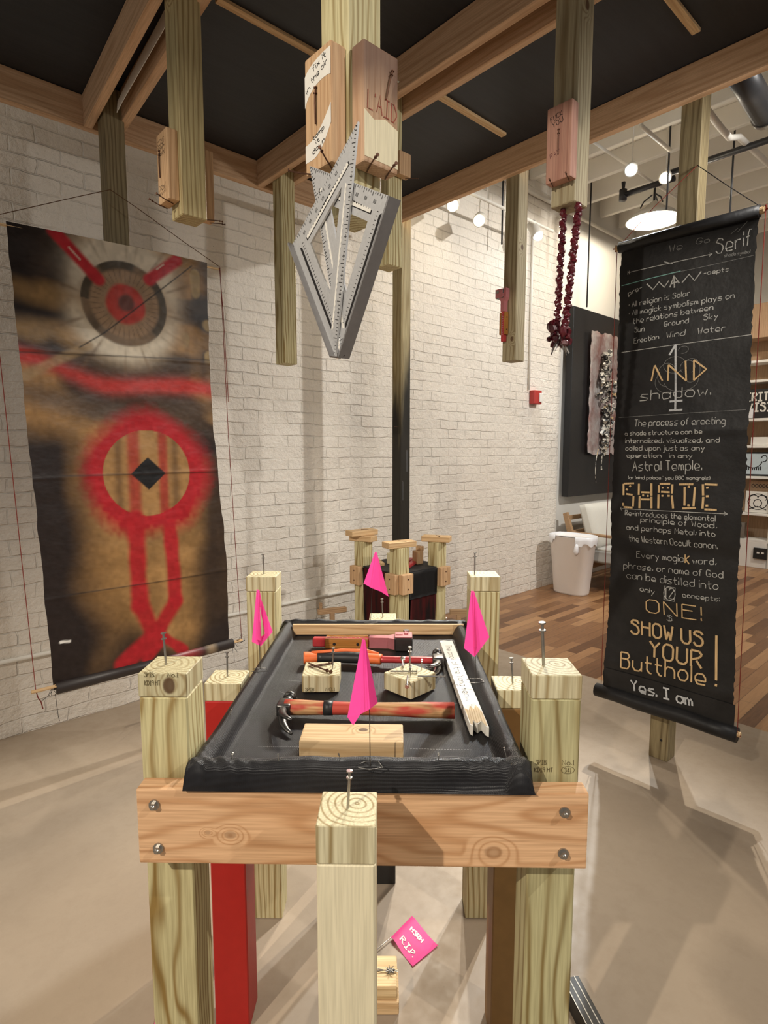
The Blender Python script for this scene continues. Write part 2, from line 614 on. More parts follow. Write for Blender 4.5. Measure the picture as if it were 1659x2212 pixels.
bm = B(6.2, 9.0, .06, (-3.1 + .67, -4.5 + .55, -.03))
struct(in_p('floor', bm, M['concrete'], (0, 0, 0)), 'beige concrete floor with overlapping shadows')
bm = B(6.0, 9.0, .06, (3.0 + .67, -4.5 + .55, -.03))
struct(in_p('floor', bm, M['planks'], (0, 0, 0)), 'brown plank floor beyond the concrete')
bm = B(10.5, .2, 4.5, (-2.2, .1, 2.25))
struct(in_p('wall_left', bm, M['brick'], (-.15, .52, 0)), 'white painted brick wall')
bm = B(3.9, .16, 4.5, (1.95, .08, 2.25))
struct(in_p('wall_back', bm, M['drywall'], (2.9, .53, 0)), 'smooth white wall behind the black panel')
bm = B(.2, 8.0, 4.5, (.1, -4.0, 2.25))
struct(in_p('wall_right', bm, M['drywall'], (6.1, .6, 0)), 'white wall behind the bookcase')

ceil = struct(in_p('ceiling', B(11.5, 9.0, .1, (0, 0, .05)), M['ceil'], (1.2, -3.8, 4.32)), 'white painted ceiling with open joists')
for k in range(11):
    obj('joist', B(.05, 8.6, .2, (0, 0, 0), .004), M['joist'], ceil, (-.35 + k * .46, 0, -.1))

# wall fixtures
o = in_p('conduit', tube(bmesh.new(), [(-3.4, 0, 0), (1.1, 0, 0)], .012, 8), M['white_paint'], (0, .508, .412), None, True)
tag(o, 'thin white horizontal conduit low along the brick wall', 'conduit')
o = in_p('ceiling_conduit', tube(bmesh.new(), [(.3, 0, 0), (5.6, 0, 0)], .018, 8), M['white_paint'], (0, .49, 4.0), None, True)
tag(o, 'white conduit running along the top of the brick wall under the ceiling', 'conduit')

t_ = thing('fire_alarm', 'small red fire alarm box on the white brick wall', 'fire alarm', P(2.385, .52, 2.04), ANG)
obj('housing', B(.13, .07, .14, (0, -.035, 0), .008), M['alarm'], t_)
obj('strobe', B(.05, .02, .09, (.03, -.078, -.005), .006), M['white_paint'], t_)
o = in_p('alarm_conduit', tube(bmesh.new(), [(0, 0, 0), (0, 0, 1.62)], .011, 8), M['joist'], (2.29, .505, 2.11), None, True)
tag(o, 'white vertical conduit rising from the red fire alarm', 'conduit')

# ------------------------------------------------------------------ nails
def nail_bm(L=.06, r=.0022, duplex=True, bent=0.0):
    bm = bmesh.new()
    pts = [(0, 0, -.01), (0, 0, L * .5), (bent * .4, 0, L * .8), (bent, 0, L)]
    tube(bm, pts, r, 8)
    top = Vector(pts[-1])
    cyl(bm, top, top + Vector((0, 0, .0022)), r * 2.3, 10)
    if duplex:
        q = Vector((bent * .6, 0, L * .82))
        cyl(bm, q, q + Vector((0, 0, .002)), r * 2.2, 10)
    return bm


NAIL = bpy.data.meshes.new('nail')
b_ = nail_bm(); b_.to_mesh(NAIL); b_.free(); NAIL.materials.append(M['steel'])
NAIL_R = bpy.data.meshes.new('nail')
b_ = nail_bm(.075, .0022, True, .004); b_.to_mesh(NAIL_R); b_.free(); NAIL_R.materials.append(M['rust'])


def nail(parent, loc, rot=(0, 0, 0), rusty=False, s=1.0):
    o = bpy.data.objects.new('nail', NAIL_R if rusty else NAIL)
    COL.objects.link(o)
    o.parent = parent
    o.location = loc
    o.rotation_euler = rot
    o.scale = (s, s, s)
    return o


PW = .089


def post(name, label, cat, loc, h, mat, rz, group=None, w=PW):
    o = obj(name, B(w, w, h, (0, 0, h / 2), .003), mat, None, loc, (0, 0, rz))
    return tag(o, label, cat, group)


# ------------------------------------------------------------------ pavilion frame overhead
def burn(t, vec, col):
    x, y, z = t.sep(vec)
    n = t.noise(t.vm('MULTIPLY', vec, (18, 18, 2.2)), 1, 3)
    lim = t.math('MULTIPLY_ADD', t.math('SUBTRACT', n, .5), 1.0, z)
    lim = t.math('MULTIPLY_ADD', x, -4.0, lim)
    f = t.rng(lim, 1.75, 2.35, 1, 0, True)
    return t.mix(t.math('MULTIPLY', f, .97), col, (.012, .011, .010))


M['charred'] = wood('charred_pine', (.52, .44, .25), PINE_D, .012, stain=burn)
G_SUP = None
o = post('support_post', 'tall square post charred black along its lower half against the brick wall', 'post', P(0, 0), 3.13, M['charred'], ANG)
for (dx, dz, ln) in ((.012, 1.5, .15), (-.03, 1.28, .13)):
    bm = bmesh.new()
    for e in (-.004, .004):
        tube(bm, [(e, 0, 0), (e, -.001, -ln * .5), (e, 0, -ln)], .0011, 6)
    tube(bm, [(-.004, 0, 0), (0, -.002, .006), (.004, 0, 0)], .0011, 6)
    obj('wire_loop', bm, M['chrome'], o, (dx, -.0465, dz))
nail(o, (-.046, -.02, 1.66), (0, -PI / 2, 0), True, .5)

post('hanging_post', 'dark-toned post showing only above the spray painted hanging it carries', 'post', P(-1.86, 0, .95), 2.18, M['pine_shaded'], ANG, 'posts hung from the overhead frame')
o = post('support_post', 'square post standing behind the black lettered banner with its foot showing below', 'post', P(0, -1.86), 3.13, M['pine_shaded'], ANG)
obj('screw_hole', cyl(bmesh.new(), (0, 0, 0), (0, -.001, 0), .006, 12), M['ink'], o, (-.0448, -.012, .10), (0, 0, PI / 2))

HANG = {}


def hanging(key, label, x, y, z0, mat, knots=()):
    HANG[key] = post('hanging_post', label, 'post', P(x, y, z0), 3.13 - z0, mat, ANG, 'posts hung from the overhead frame')
    return HANG[key]


M['pine_hang'] = wood('treated_pine_knotty', (.50, .42, .225), (.25, .17, .07), .012, center=(.1, .06), knots=((-.0445, .0, .72, .014),))
M['pine_right'] = wood('treated_pine_grey', (.40, .345, .22), (.21, .15, .075), .012, center=(.1, .06), knots=((-.0445, -.02, .12, .01), (.0, -.0445, .62, .012)))
hanging('mLF', 'slim hanging post close to the brick wall, left of the two metal squares', -.945, -.02, 1.995, M['pine'])
hanging('mRF', 'hanging post with a red staple hammer hung on its left side', -.005, -.93, 2.005, M['pine_right'])
hanging('mLN', 'hanging post at upper left with a block nailed to each side', -1.912, -.915, 2.30, M['pine_hang'])
hanging('mNR', 'hanging post at upper right carrying the pinkish block and the red garland', -.965, -1.83, 2.325, M['pine_right'])
hanging('C', 'hanging post whose cut end shows right behind the metal squares', -.955, -.905, 2.335, M['pine'])
hanging('N', 'nearest and widest hanging post carrying the lettered blocks and metal squares', -2.014, -1.94, 1.985, M['pine'])


def beam(name, label, x0, y0, x1, y1, z0=3.0, h=.14, th=.038, mat='fir', group=None, cat='beam'):
    a, b = P(x0, y0), P(x1, y1)
    d = b - a
    L = d.length
    o = obj(name, B(L, th, h, (L / 2, 0, h / 2), .002), M[mat], None, (a.x, a.y, z0), (0, 0, math.atan2(d.y, d.x)))
    return tag(o, label, cat, group or 'beams of the overhead frame')


beam('ledger_beam', 'long overhead beam running along in front of the brick wall', -3.3, .139, -.02, .139)
beam('roof_joist', 'leftmost overhead joist, left of the paired joists meeting at the dark-toned post', -1.925, .118, -2.06, -2.15)
beam('roof_joist', 'overhead joist passing just behind the upper left hanging post with two blocks', -1.797, .118, -1.935, -2.15)
beam('roof_joist', 'nearer of the two overhead joists beside the LAID block', -1.013, .118, -1.028, -3.1)
beam('roof_joist', 'farther of the two overhead joists beside the LAID block', -.885, .118, -.90, -3.1)
beam('edge_beam', 'overhead edge beam running from the charred post past the upper right hanging post', -.064, .158, -.064, -3.2)

bm = B(3.6, 3.6, .012, (0, 0, .006))
tag(in_p('roof_tarp', bm, M['roof'], (-1.6, -1.62, 3.142)), 'dark tarp stretched over the joists as a roof', 'tarp')


def batten(label, x0, x1, y, tilt=0):
    a, b = P(x0, y), P(x1, y + tilt)
    d = b - a
    o = obj('batten', B(d.length, .032, .014, (d.length / 2, 0, -.007), .001), M['spf'], None, (a.x, a.y, 3.141), (0, 0, math.atan2(d.y, d.x)))
    return tag(o, label, 'batten', 'battens under the roof tarp')


batten('thin batten under the dark roof left of the nearest hanging post', -1.746, -1.10, -.842)
batten('thin batten under the dark roof right of the nearest hanging post', -.87, -.217, -.992)
batten('thin batten under the dark roof at the upper right corner', -.80, -.275, -1.951)

bm = prism(bmesh.new(), [(-.12, 2.99), (-.20, 3.00), (-.85, 3.04), (-.85, 3.10), (-.30, 3.05), (-.14, 3.03)], -.001, .001, lambda a, b, c_: Vector((c_ - .035 * (a + .12) * -1.0, a, b - 3.0)))
o = in_p('paper_strip', bm, M['white_paint'], (-1.872, 0, 3.0))
tag(o, 'white paper strip caught between the paired joists at upper left', 'paper')


# ------------------------------------------------------------------ blocks nailed to the hanging posts
def board_block(label, mat, p, sx, sy, h, group=None, tilt=0.0):
    o = in_p('wood_block', B(sx, sy, h, (0, 0, h / 2), .004, 2), mat, p)
    o.rotation_euler.x = tilt
    return tag(o, label, 'wood block', group or 'blocks nailed to the hanging posts')


def face_text(parent, name, strokes, wid, mat, mapf):
    return obj(name, ribbon(bmesh.new(), strokes, wid, mapf), mat, parent)


# block on the left face (facing -x): u runs along -y
lb = board_block('block with white bands reading fix it in the air, on the nearest hanging post', M['spf_z'],
                 (-2.078, -1.935, 2.07), .038, .089, .225)
mL = lambda u, v: Vector((-.0196, -u, v))
SH = .0


def band(z_lo, z_hi, rise):
    poly = []
    n = 12
    for i in range(n + 1):
        u = -.0435 + .087 * i / n
        poly.append((u, z_lo(u)))
    top = []
    for i in range(n + 1):
        u = -.0435 + .087 * i / n
        top.append((u, z_hi(u)))
    return poly + top[::-1]


bm = bmesh.new()
prism(bm, band(lambda u: .120 + .045 * math.sqrt(max(0, 1 - ((u - .022) / .068) ** 2)), lambda u: .185 + .028 * math.sqrt(max(0, 1 - ((u - .044) / .09) ** 2)), 0),
      0, .0006, lambda x, y, z: Vector((-.019 - z, -x, y)))
obj('white_band', bm, M['white_paint'], lb)
bm = bmesh.new()
prism(bm, band(lambda u: .024 + .05 * max(0, (u + .02) / .064) ** 2, lambda u: .058 + .052 * max(0, (u + .0435) / .087) ** 2, 0),
      0, .0006, lambda x, y, z: Vector((-.019 - z, -x, y)))
obj('white_band', bm, M['white_paint'], lb)
mLt = lambda u, v: Vector((-.0201, -u, v))
face_text(lb, 'lettering', fit_text('fix it', -.013, .190, .030, .200, .011) + fit_text('in', -.036, .157, -.024, .163, .009)
          + fit_text('the air', -.019, .170, .034, .186, .011), .0014, M['ink'], mLt)
face_text(lb, 'lettering', fit_text('tamp', -.016, .060, .022, .069, .009) + fit_text('it', -.006, .050, .006, .052, .008)
          + fit_text('down', -.017, .033, .024, .045, .010), .0014, M['ink'], mLt)
nail(lb, (-.0225, .004, .095), (0, -.03, 0), True, .8)
nail(lb, (-.01, -.03, -.003), (0, -PI / 2 + .2, .5), True, .7)
nail(lb, (-.015, .02, -.003), (0, -PI / 2, -.5), True, .7)
nail(lb, (.012, .05, .205), (-PI / 2, 0, 0), False, .4)

def dark_top(t, vec, col):
    n = t.noise(t.vm('MULTIPLY', vec, (14, 14, 7)), 1, 3)
    z = t.math('MULTIPLY_ADD', n, .09, t.sep(vec)[2])
    return t.mix(t.math('MULTIPLY', t.rng(z, .13, .24, 0, 1, True), .85), col, (.13, .07, .05))


M['stained_block'] = wood('stained_block', (.60, .40, .26), (.42, .23, .12), .009, axis='z', center=(.05, .05), power=2.4, amount=.7, stain=dark_top)
rb = board_block('block lettered LAID in red, nailed to the nearest hanging post', M['stained_block'], (-2.005, -2.006, 2.07), .092, .038, .225)
bm = bmesh.new()
prism(bm, [(-.045, .01), (.045, .01), (.045, .085), (.01, .095), (-.02, .085), (-.045, .097)], 0, .0005, lambda x, y, z: Vector((x, -.019 - z, y)))
obj('pale_patch', bm, M['cream_paint'], rb)
face_text(rb, 'lettering', fit_text("L'AID", -.038, .102, .040, .098, .034, .2), .0022, plain('red_marker', (.30, .05, .02), .6), lambda u, v: Vector((u, -.0200, v)))
nail(rb, (.012, -.0225, .140), (.03, .22, 0), True, .7)
nail(rb, (-.02, -.0, -.003), (PI / 2 - .1, 0, -.4), True, .7)
nail(rb, (.03, -.0, -.003), (PI / 2 - .1, 0, -.4), True, .7)
nail(rb, (.05, .01, .205), (0, PI / 2, 0), False, .4)

cb = board_block('small stub block with a nail, on the cut hanging post behind the metal squares', M['spf_z'], (-.93, -.972, 2.72), .07, .034, .10)
nail(cb, (.02, -.005, -.003), (PI / 2, 0, .7), True, .7)

b1 = board_block('block with black scrawl on the left side of the upper left hanging post', M['spf_z'], (-1.976, -.898, 2.345), .038, .089, .228)
mm = lambda u, v: Vector((-.0207, -u, v))
rs = random.Random(5)
scr = []
for k in range(9):
    z = .20 - k * .009 if k < 6 else .055 - (k - 6) * .012
    scr.append([(-.03 + i * .006, z + rs.uniform(-.006, .006)) for i in range(10)])
face_text(b1, 'scrawl', scr, .0014, M['ink'], mm)
nail(b1, (-.022, .018, .095), (0, -.03, 0), True, 1.0)
nail(b1, (0, -.02, -.003), (0, -PI / 2 + .1, .3), True, .8)
nail(b1, (0, .035, -.003), (0, -PI / 2 + .1, .2), True, .8)
b2 = board_block('plain block on the right side of the upper left hanging post', M['spf_z'], (-1.90, -.846, 2.335), .06, .038, .24)
b2.location = P(-1.848, -.90, 2.318)
nail(b2, (.02, -.01, -.003), (0, PI / 2 - .2, 0), True, .7)
nail(b2, (.0, -.03, -.003), (0, PI / 2 - .2, 0), True, .7)

b3 = board_block('pinkish block with dark scrawled words on the upper right hanging post', wood('pink_stained_wood', (.47, .255, .19), (.33, .15, .11), .01, axis='z', amount=.6),
                 (-1.029, -1.835, 2.39), .04, .092, .238)
face_text(b3, 'lettering', fit_text('FUCK', -.03, .190, .012, .200, .016) + fit_text('YOU', -.022, .170, .015, .180, .016), .0018, M['ink'], mm)
face_text(b3, 'lettering', fit_text('PAY', -.028, .075, .006, .082, .016), .0018, plain('faded_marker', (.16, .05, .05), .6), mm)
nail(b3, (-.0225, .0, .090), (0, -.03, 0), True, .9)
nail(b3, (0, -.03, -.003), (0, -PI / 2 + .1, .3), True, .6)
nail(b3, (0, .03, -.003), (0, -PI / 2 + .1, .3), True, .6)


# ------------------------------------------------------------------ metal rafter squares under the nearest hanging post
def rafter_square(label, corner, bottom, tip, x, seed):
    """triangle in the plane across the post face; coordinates are (y, z) in the pavilion frame"""
    o = thing('rafter_square', label, 'square', P(x, corner[0], corner[1]), ANG)
    c = Vector((0, 0))
    e1 = Vector((bottom[0] - corner[0], bottom[1] - corner[1])); L1 = e1.length; e1.normalize()
    e2 = Vector((tip[0] - corner[0], tip[1] - corner[1])); L2 = e2.length; e2.normalize()

    def mp(a, b, w=0.0):
        q = e1 * a + e2 * b
        return Vector((w, q.x, q.y))
    bm = bmesh.new()
    outer = [(0, 0), (L1, 0), (0, L2)]
    k = L1 * .165
    s_ = L1 - L1 * .215
    inner = [(k * 1.05, k), (s_ - k, k), (k * 1.05, s_ - k * 1.05)]
    th = .0022
    rings = []
    for w_ in (-th, th):
        rings.append(([bm.verts.new(mp(a, b, w_)) for a, b in outer], [bm.verts.new(mp(a, b, w_)) for a, b in inner]))
    for (oo, ii) in rings:
        for i in range(3):
            j = (i + 1) % 3
            bm.faces.new((oo[i], oo[j], ii[j], ii[i]))
    for which in (0, 1):
        A_, B_ = rings[0][which], rings[1][which]
        for i in range(3):
            j = (i + 1) % 3
            bm.faces.new((A_[i], A_[j], B_[j], B_[i]))
    obj('plate', bm, M['alu'], o)
    bm = bmesh.new()
    prism(bm, [(0, -.004), (L1, -.004), (L1, .0), (0, .0)], -.014, .014, mp)
    obj('flange', bm, M['alu_dark'], o)
    # slots: a notched white slot along the long edge, a dark one by the flange
    bm = bmesh.new()
    hx = Vector((L1, 0)) * .5 + Vector((0, L2)) * .5
    hd = (Vector((0, L2)) - Vector((L1, 0))).normalized()
    hn = Vector((-hx.x, -hx.y)).normalized()

    def toothed(nm, a, b, nrm, wd, n, mat, z):
        bm = bmesh.new()
        up, lo = [], []
        for i in range(n + 1):
            q = a + (b - a) * (i / n)
            up.append(q + nrm * wd)
            lo.append(q - nrm * (wd if i % 2 else wd * .25))
        prism(bm, [(q.x, q.y) for q in up] + [(q.x, q.y) for q in lo[::-1]], -z, -.0022, mp)
        obj(nm, bm, mat, o)
    toothed('slot', Vector((.033, L2 * .16)), Vector((.033, L2 * .80)), Vector((1, 0)), .0060, 2, M['ink'], .0025)
    toothed('notched_slot', Vector((.033, L2 * .17)), Vector((.033, L2 * .79)), Vector((1, 0)), .0040, 44, M['white_paint'], .0027)
    toothed('notched_slot', hx + hn * .019 - hd * L1 * .52, hx + hn * .019 + hd * L1 * .35, hn, .0028, 50, M['white_paint'], .0027)
    bm = bmesh.new()
    prism(bm, [(.03, .016), (L1 * .82, .016), (L1 * .8, .022), (.035, .022)], -.0026, -.0023, mp)
    obj('slot', bm, M['ink'], o)
    # scale ticks and numbers
    bm = bmesh.new()
    st = []
    for i in range(60):
        q = Vector((L1, 0)) * (1 - i / 60) + Vector((0, L2)) * (i / 60)
        l = .012 if i % 5 == 0 else .006
        st.append([(q.x + hn.x * .001, q.y + hn.y * .001), (q.x + hn.x * l, q.y + hn.y * l)])
        if i % 5 == 2 and 8 < i < 50:
            q2 = q + hn * .008
            st += [[(q2.x + a * .0024, q2.y + b_ * .0024) for a, b_ in s2] for s2 in ([(0, 0), (1, 0), (1, 1), (0, 2)], [(2, 0), (2, 2)])]
    for i in range(40):
        b_ = L2 * i / 40
        st.append([(.001, b_), (.009 if i % 4 == 0 else .005, b_)])
        if i % 4 == 2 and 3 < i < 30:
            st += [[(.014 + a * .003, b_ + c_ * .003) for a, c_ in ((0, 0), (2, 0), (2, 1), (0, 1), (0, 2), (2, 2))]]
    for i in range(28):
        a = L1 * .1 + L1 * .72 * i / 28
        st.append([(a, .026), (a, .031)])
    ribbon(bm, st, .0011, lambda a, b: mp(a, b, -.0027))
    obj('scale_markings', bm, M['ink'], o)
    return o


rafter_square('silver rafter square in front, on the left, its long edge toothed', (-1.857, 1.941), (-2.003, 1.687), (-2.077, 2.101), -2.108, 1)
rafter_square('silver rafter square behind on the right, its dark flange edge facing out', (-2.165, 1.943), (-2.016, 1.684), (-1.913, 2.082), -2.1015, 2)


# ------------------------------------------------------------------ hammer tackers and hammers
def tacker(label, loc, rot, wooden=True, hy=-.006):
    """axis along +x, head at +x; lies with its wooden cheek to -y"""
    o = thing('hammer_tacker', label, 'staple hammer', loc)
    o.rotation_euler = rot
    bm = B(.29, .022, .026, (.0, 0, .016), .003)
    obj('body', bm, M['tool_red'], o)
    bm = bmesh.new()
    for s in (-1, 1):
        box(bm, .125, .010, .030, (-.045, s * .016, .0165), .004, None, 2)
    obj('grip', bm, M['grip'], o)
    bm = bmesh.new()
    st = []
    rr = random.Random(3)
    for k in range(9):
        x = -.10 + k * .0125
        st.append([(x + .010 * math.cos(a) * rr.uniform(.6, 1), .007 * math.sin(a)) for a in [i * .8 for i in range(6)]])
    ribbon(bm, st, .0016, lambda u, v: Vector((u, v, .0300)))
    obj('grip_lettering', bm, M['chalk_bold'] if not wooden else plain('cream_ink', (.62, .40, .22), .5), o)
    for x in (-.08, -.012):
        obj('rivet', cyl(bmesh.new(), (x, -.0215, .016), (x, -.0205, .016), .0045, 14), M['ink'], o)
    bm = bmesh.new()
    prism(bm, [(.02, -.012), (.075, -.013), (.095, -.024), (.146, -.024), (.146, .022), (.09, .022), (.075, .012), (.02, .012)], .002, .034)
    obj('neck', bm, M['tool_pink'], o)
    bm = B(.052, .054, .040, (.120, hy, .019), .004)
    obj('head', bm, M['dark_steel'], o)
    bm = B(.05, .048, .003, (.120, hy, .0405), .001)
    cyl(bm, (.128, .0, .04), (.128, 0, .046), .006, 12)
    box(bm, .02, .008, .003, (.108, -.008, .043), .001)
    obj('head_cover', bm, M['tool_pink'], o)
    cyl_ = cyl(bmesh.new(), (.128, .026, .030), (.128, .026, .046), .009, 14)
    obj('striker_cap', cyl_, M['chrome'], o)
    return o


def hammer(label, loc, rot, L, handle_parts, head_mat, claw_mat):
    """handle along x from 0 (butt) to L (head); head stands across y"""
    o = thing('claw_hammer', label, 'hammer', loc)
    o.rotation_euler = rot
    for (nm, x0, x1, prof, mat) in handle_parts:
        pts, rad = [], []
        n = 12
        for i in range(n + 1):
            s = i / n
            x = x0 + (x1 - x0) * s
            ra, rb_, dz = prof(x / L)
            pts.append((x, dz, 0)); rad.append((ra, rb_))
        obj(nm, tube(bmesh.new(), pts, rad, 18), mat, o, (0, 0, 0), (0, 0, 0), True)
    bm = bmesh.new()
    box(bm, .030, .040, .026, (L, 0, 0), .004, None, 2)
    tube(bm, [(L, .018, 0), (L, .032, 0), (L, .044, 0)], [.011, .0095, .010], 16)
    tube(bm, [(L, .044, 0), (L, .056, 0), (L, .058, 0)], [.0135, .0135, .012], 16)
    obj('head', bm, head_mat, o, (0, 0, 0), (0, 0, 0), True)
    bm = bmesh.new()
    for s in (-1, 1):
        pts = [(L, -.016, s * .004), (L - .002, -.036, s * .007), (L - .008, -.056, s * .010), (L - .02, -.075, s * .013), (L - .032, -.088, s * .015)]
        tube(bm, pts, [(.009, .007), (.009, .006), (.008, .005), (.006, .004), (.003, .0025)], 10)
    obj('claw', bm, claw_mat, o, (0, 0, 0), (0, 0, 0), True)
    return o


tk = tacker('red staple hammer hung upright on the left side of a hanging post', P(-.075, -.905, 2.262), (0, 0, 0), False, .02)
mh = Matrix.Rotation(ANG, 3, 'Z') @ Matrix(((0, 0, -1), (0, 1, 0), (1, 0, 0)))
tk.rotation_euler = mh.to_euler()
tk.location = P(-.0495, -.905, 2.258)

# ------------------------------------------------------------------ the work table
TR = math.radians(-1.0)


def table_post(label, x, y, top, paint=None, knots=(), cap=.045, nail_s=1.0, nail_off=(0, 0), mat=None):
    o = thing('table_post', label, 'post', (x, y, 0), TR, 'posts standing around the table')
    body = mat or (M['pine'] if paint is None else paint)
    obj('shaft', B(PW, PW, top - cap, (0, 0, (top - cap) / 2), .003), body, o)
    obj('cap', B(PW + .001, PW + .001, cap - .0006, (0, 0, (cap - .0006) / 2), .0015), M['pine_end'] if not knots else wood('knotty_cap', (.60, .54, .34), (.30, .21, .09), .012, center=(0, .004), knots=knots), o, (0, 0, top - cap + .0006))
    nl = nail(o, (nail_off[0], nail_off[1], top), (random.uniform(-.08, .08), random.uniform(-.08, .08), 0), False, nail_s)
    return o


def stamp(parent, txts, mat, y=-.0452):
    st = []
    for (t, x0, z, x1, h) in txts:
        st += fit_text(t, x0, z, x1, z, h, .02)
    return obj('lumber_stamp', ribbon(bmesh.new(), st, .0011, lambda u, v: Vector((u, y, v))), mat, parent)


M['stamp'] = plain('stamp_ink', (.12, .095, .04), .7)
M['pine_fl'] = wood('treated_pine_flamed', (.59, .53, .295), (.27, .17, .05), .012, center=(.01, .085), warp=.042, power=3.5, amount=1.1, zf=1.9)
M['pine_fr'] = wood('treated_pine_right', (.54, .50, .28), (.25, .18, .065), .017, center=(.085, .07), knots=((.022, -.0445, .235, .011),), power=4, amount=1.1, warp=.03, zf=2.0)
o = table_post('front left table post with a big dark knot and a stamp on its cap', -.404, 1.062, 1.095, None, ((.012, -.0445, .022, .012),), mat=M['pine_fl'], nail_off=(-.01, .0))
stamp(o, [('SPIB.', -.032, 1.089, -.014, .009), ('No.1', .010, 1.089, .030, .009), ('KD19 HT', -.032, 1.073, -.004, .009)], M['stamp'], -.0456)
o = table_post('front right table post stamped No.1 above the rail and 244211 below it', .312, 1.046, 1.098, None, mat=M['pine_fr'], nail_s=1.35, nail_off=(-.012, .005))
stamp(o, [('SPIB.', -.034, .929, -.014, .009), ('No.1', .014, .929, .036, .009), ('KD19 HT', -.036, .915, -.003, .008), ('341', .018, .915, .031, .008), ('244211', -.022, .727, .010, .009)], M['stamp'], -.0449)
st = [[(.0245 + .012 * math.cos(a * PI / 10), .919 + .007 * math.sin(a * PI / 10)) for a in range(21)]]
obj('lumber_stamp', ribbon(bmesh.new(), st, .0009, lambda u, v: Vector((u, -.0449, v))), M['stamp'], o)
table_post('back left table post, behind the left pink flag', -.371, 1.757, 1.12, None)
table_post('back right table post, behind the right pink flag', .307, 1.757, 1.12, None, nail_off=(-.028, -.01), nail_s=1.1)
table_post('table post painted bright red below its bare wood cap', -.393, 1.40, .935, M['red_paint'])
table_post('table post painted brown on the right side of the table', .314, 1.36, .935, M['brown_paint'])
table_post('table post painted cream in front of the table rail', -.057, .856, .94, M['cream_paint'], cap=.062)
table_post('table post painted black behind the far edge of the table', -.004, 1.905, .94, M['black_paint'])


def rail(label, x0, y0, x1, y1, bolts=(), mat='fir_rail', z0=.766, h=.14):
    a = Vector((x0, y0, z0)); d = Vector((x1 - x0, y1 - y0, 0))
    L = d.length
    o = obj('table_rail', B(L, .038, h, (L / 2, .0, h / 2), .003, 2), M[mat], None, a, (0, 0, math.atan2(d.y, d.x)))
    tag(o, label, 'rail', 'rails of the table')
    for (bx_, bz) in bolts:
        bm = bmesh.new()
        cyl(bm, (0, 0, 0), (0, -.003, 0), .0095, 20)
        tube(bm, [(0, -.003, 0), (0, -.010, 0)], .0062, 6)
        tube(bm, [(0, -.010, 0), (0, -.012, 0)], [.0045, .003], 12)
        obj('bolt', bm, M['steel'], o, (bx_, -.019, bz))
    return o


M['fir_rail'] = wood('fir_rail_knotty', (.76, .47, .265), (.50, .25, .11), .019, axis='x', center=(-.09, .10), power=3.5, amount=.8, warp=.05, zf=2.2,
                     knots=((.165, -.019, .056, .008), (.125, -.019, .060, .004), (.63, -.019, .030, .012)), kdark=.30)
rail('wide front table rail bolted across the two front posts', -.437, .981, .357, .966, [(.032, .112), (.036, .030), (.752, .107), (.752, .030)])
rail('left table rail running under the black tarp', -.336, 1.01, -.322, 1.70, (), 'fir', .766, .135)
rail('right table rail running under the black tarp', .241, 1.00, .239, 1.70, (), 'fir', .766, .135)
rail('far table rail behind the back posts', -.42, 1.824, .35, 1.824, (), 'fir', .766, .135)

# tarp stretched over a frame: one height-field skin
TX0n, TX1n, TX0f, TX1f, TY0, TY1 = -.352, .262, -.326, .266, .946, 1.815
NU, NV = 150, 210
rnd = np.random.RandomState(4)


def vnoise(u, v, fu, fv, seed):
    r = np.random.RandomState(seed)
    g = r.rand(64, 64)
    x, y = np.asarray(u) * fu, np.asarray(v) * fv
    xi, yi = np.floor(x).astype(int), np.floor(y).astype(int)
    fx, fy = x - xi, y - yi
    fx = fx * fx * (3 - 2 * fx); fy = fy * fy * (3 - 2 * fy)
    G = lambda a, b: g[a % 64, b % 64]
    return (G(xi, yi) * (1 - fx) + G(xi + 1, yi) * fx) * (1 - fy) + (G(xi, yi + 1) * (1 - fx) + G(xi + 1, yi + 1) * fx) * fy


def grid_mesh(name, Xs, Ys, Zs):
    nv, nu = Xs.shape
    me = bpy.data.meshes.new(name)
    co = np.stack([Xs, Ys, Zs], -1).reshape(-1, 3)
    idx = np.arange(nv * nu).reshape(nv, nu)
    f = np.stack([idx[:-1, :-1], idx[:-1, 1:], idx[1:, 1:], idx[1:, :-1]], -1).reshape(-1, 4)
    me.from_pydata([tuple(c) for c in co], [], [tuple(q) for q in f])
    return me


U, V = np.meshgrid(np.linspace(0, 1, NU), np.linspace(0, 1, NV))
U = U + .0 * V
x0 = TX0n + (TX0f - TX0n) * V; x1 = TX1n + (TX1f - TX1n) * V
X = x0 + (x1 - x0) * U
Yg = TY0 + (TY1 - TY0) * V + (-.006) * (1 - V) ** 6 * (2 * U - 1)
dl, dr, dn, df = X - x0, x1 - X, Yg - TY0, TY1 - Yg


def ridge(d, wd, h):
    s = np.clip(d / wd, 0, 1)
    return h * np.clip(np.sin(np.clip(s * PI * .98 + .02, 0, PI)), 0, 1) ** .55


R = np.maximum.reduce([ridge(dl, .050, .046), ridge(dr, .052, .044), ridge(dn, .050, .046), ridge(df, .042, .050)])
wr = vnoise(U, V, 9, 12, 1) - .5
wr2 = vnoise(U + .3 * V, V, 24, 10, 2) - .5
crs = np.exp(-((np.minimum(dl, dr) + dn - .09) / .05) ** 2) * np.clip(1 - dn / .16, 0, 1)
base = .912 + .012 * np.clip(np.minimum.reduce([dl, dr, dn, df]) / .012, 0, 1)
inside = np.clip((np.minimum.reduce([dl, dr, dn, df]) - .05) / .03, 0, 1)
Z = base + np.maximum(R - .010, 0) * (1 + .12 * wr2) + inside * .0015 * wr + (1 - inside) * .0035 * wr * np.clip(np.minimum.reduce([dl, dr, dn, df]) / .01, 0, 1)
Z += .002 * crs * np.sin(46 * (U * 3 + V * 5)) * np.clip(np.minimum.reduce([dl, dr, dn, df]) / .01, 0, 1)
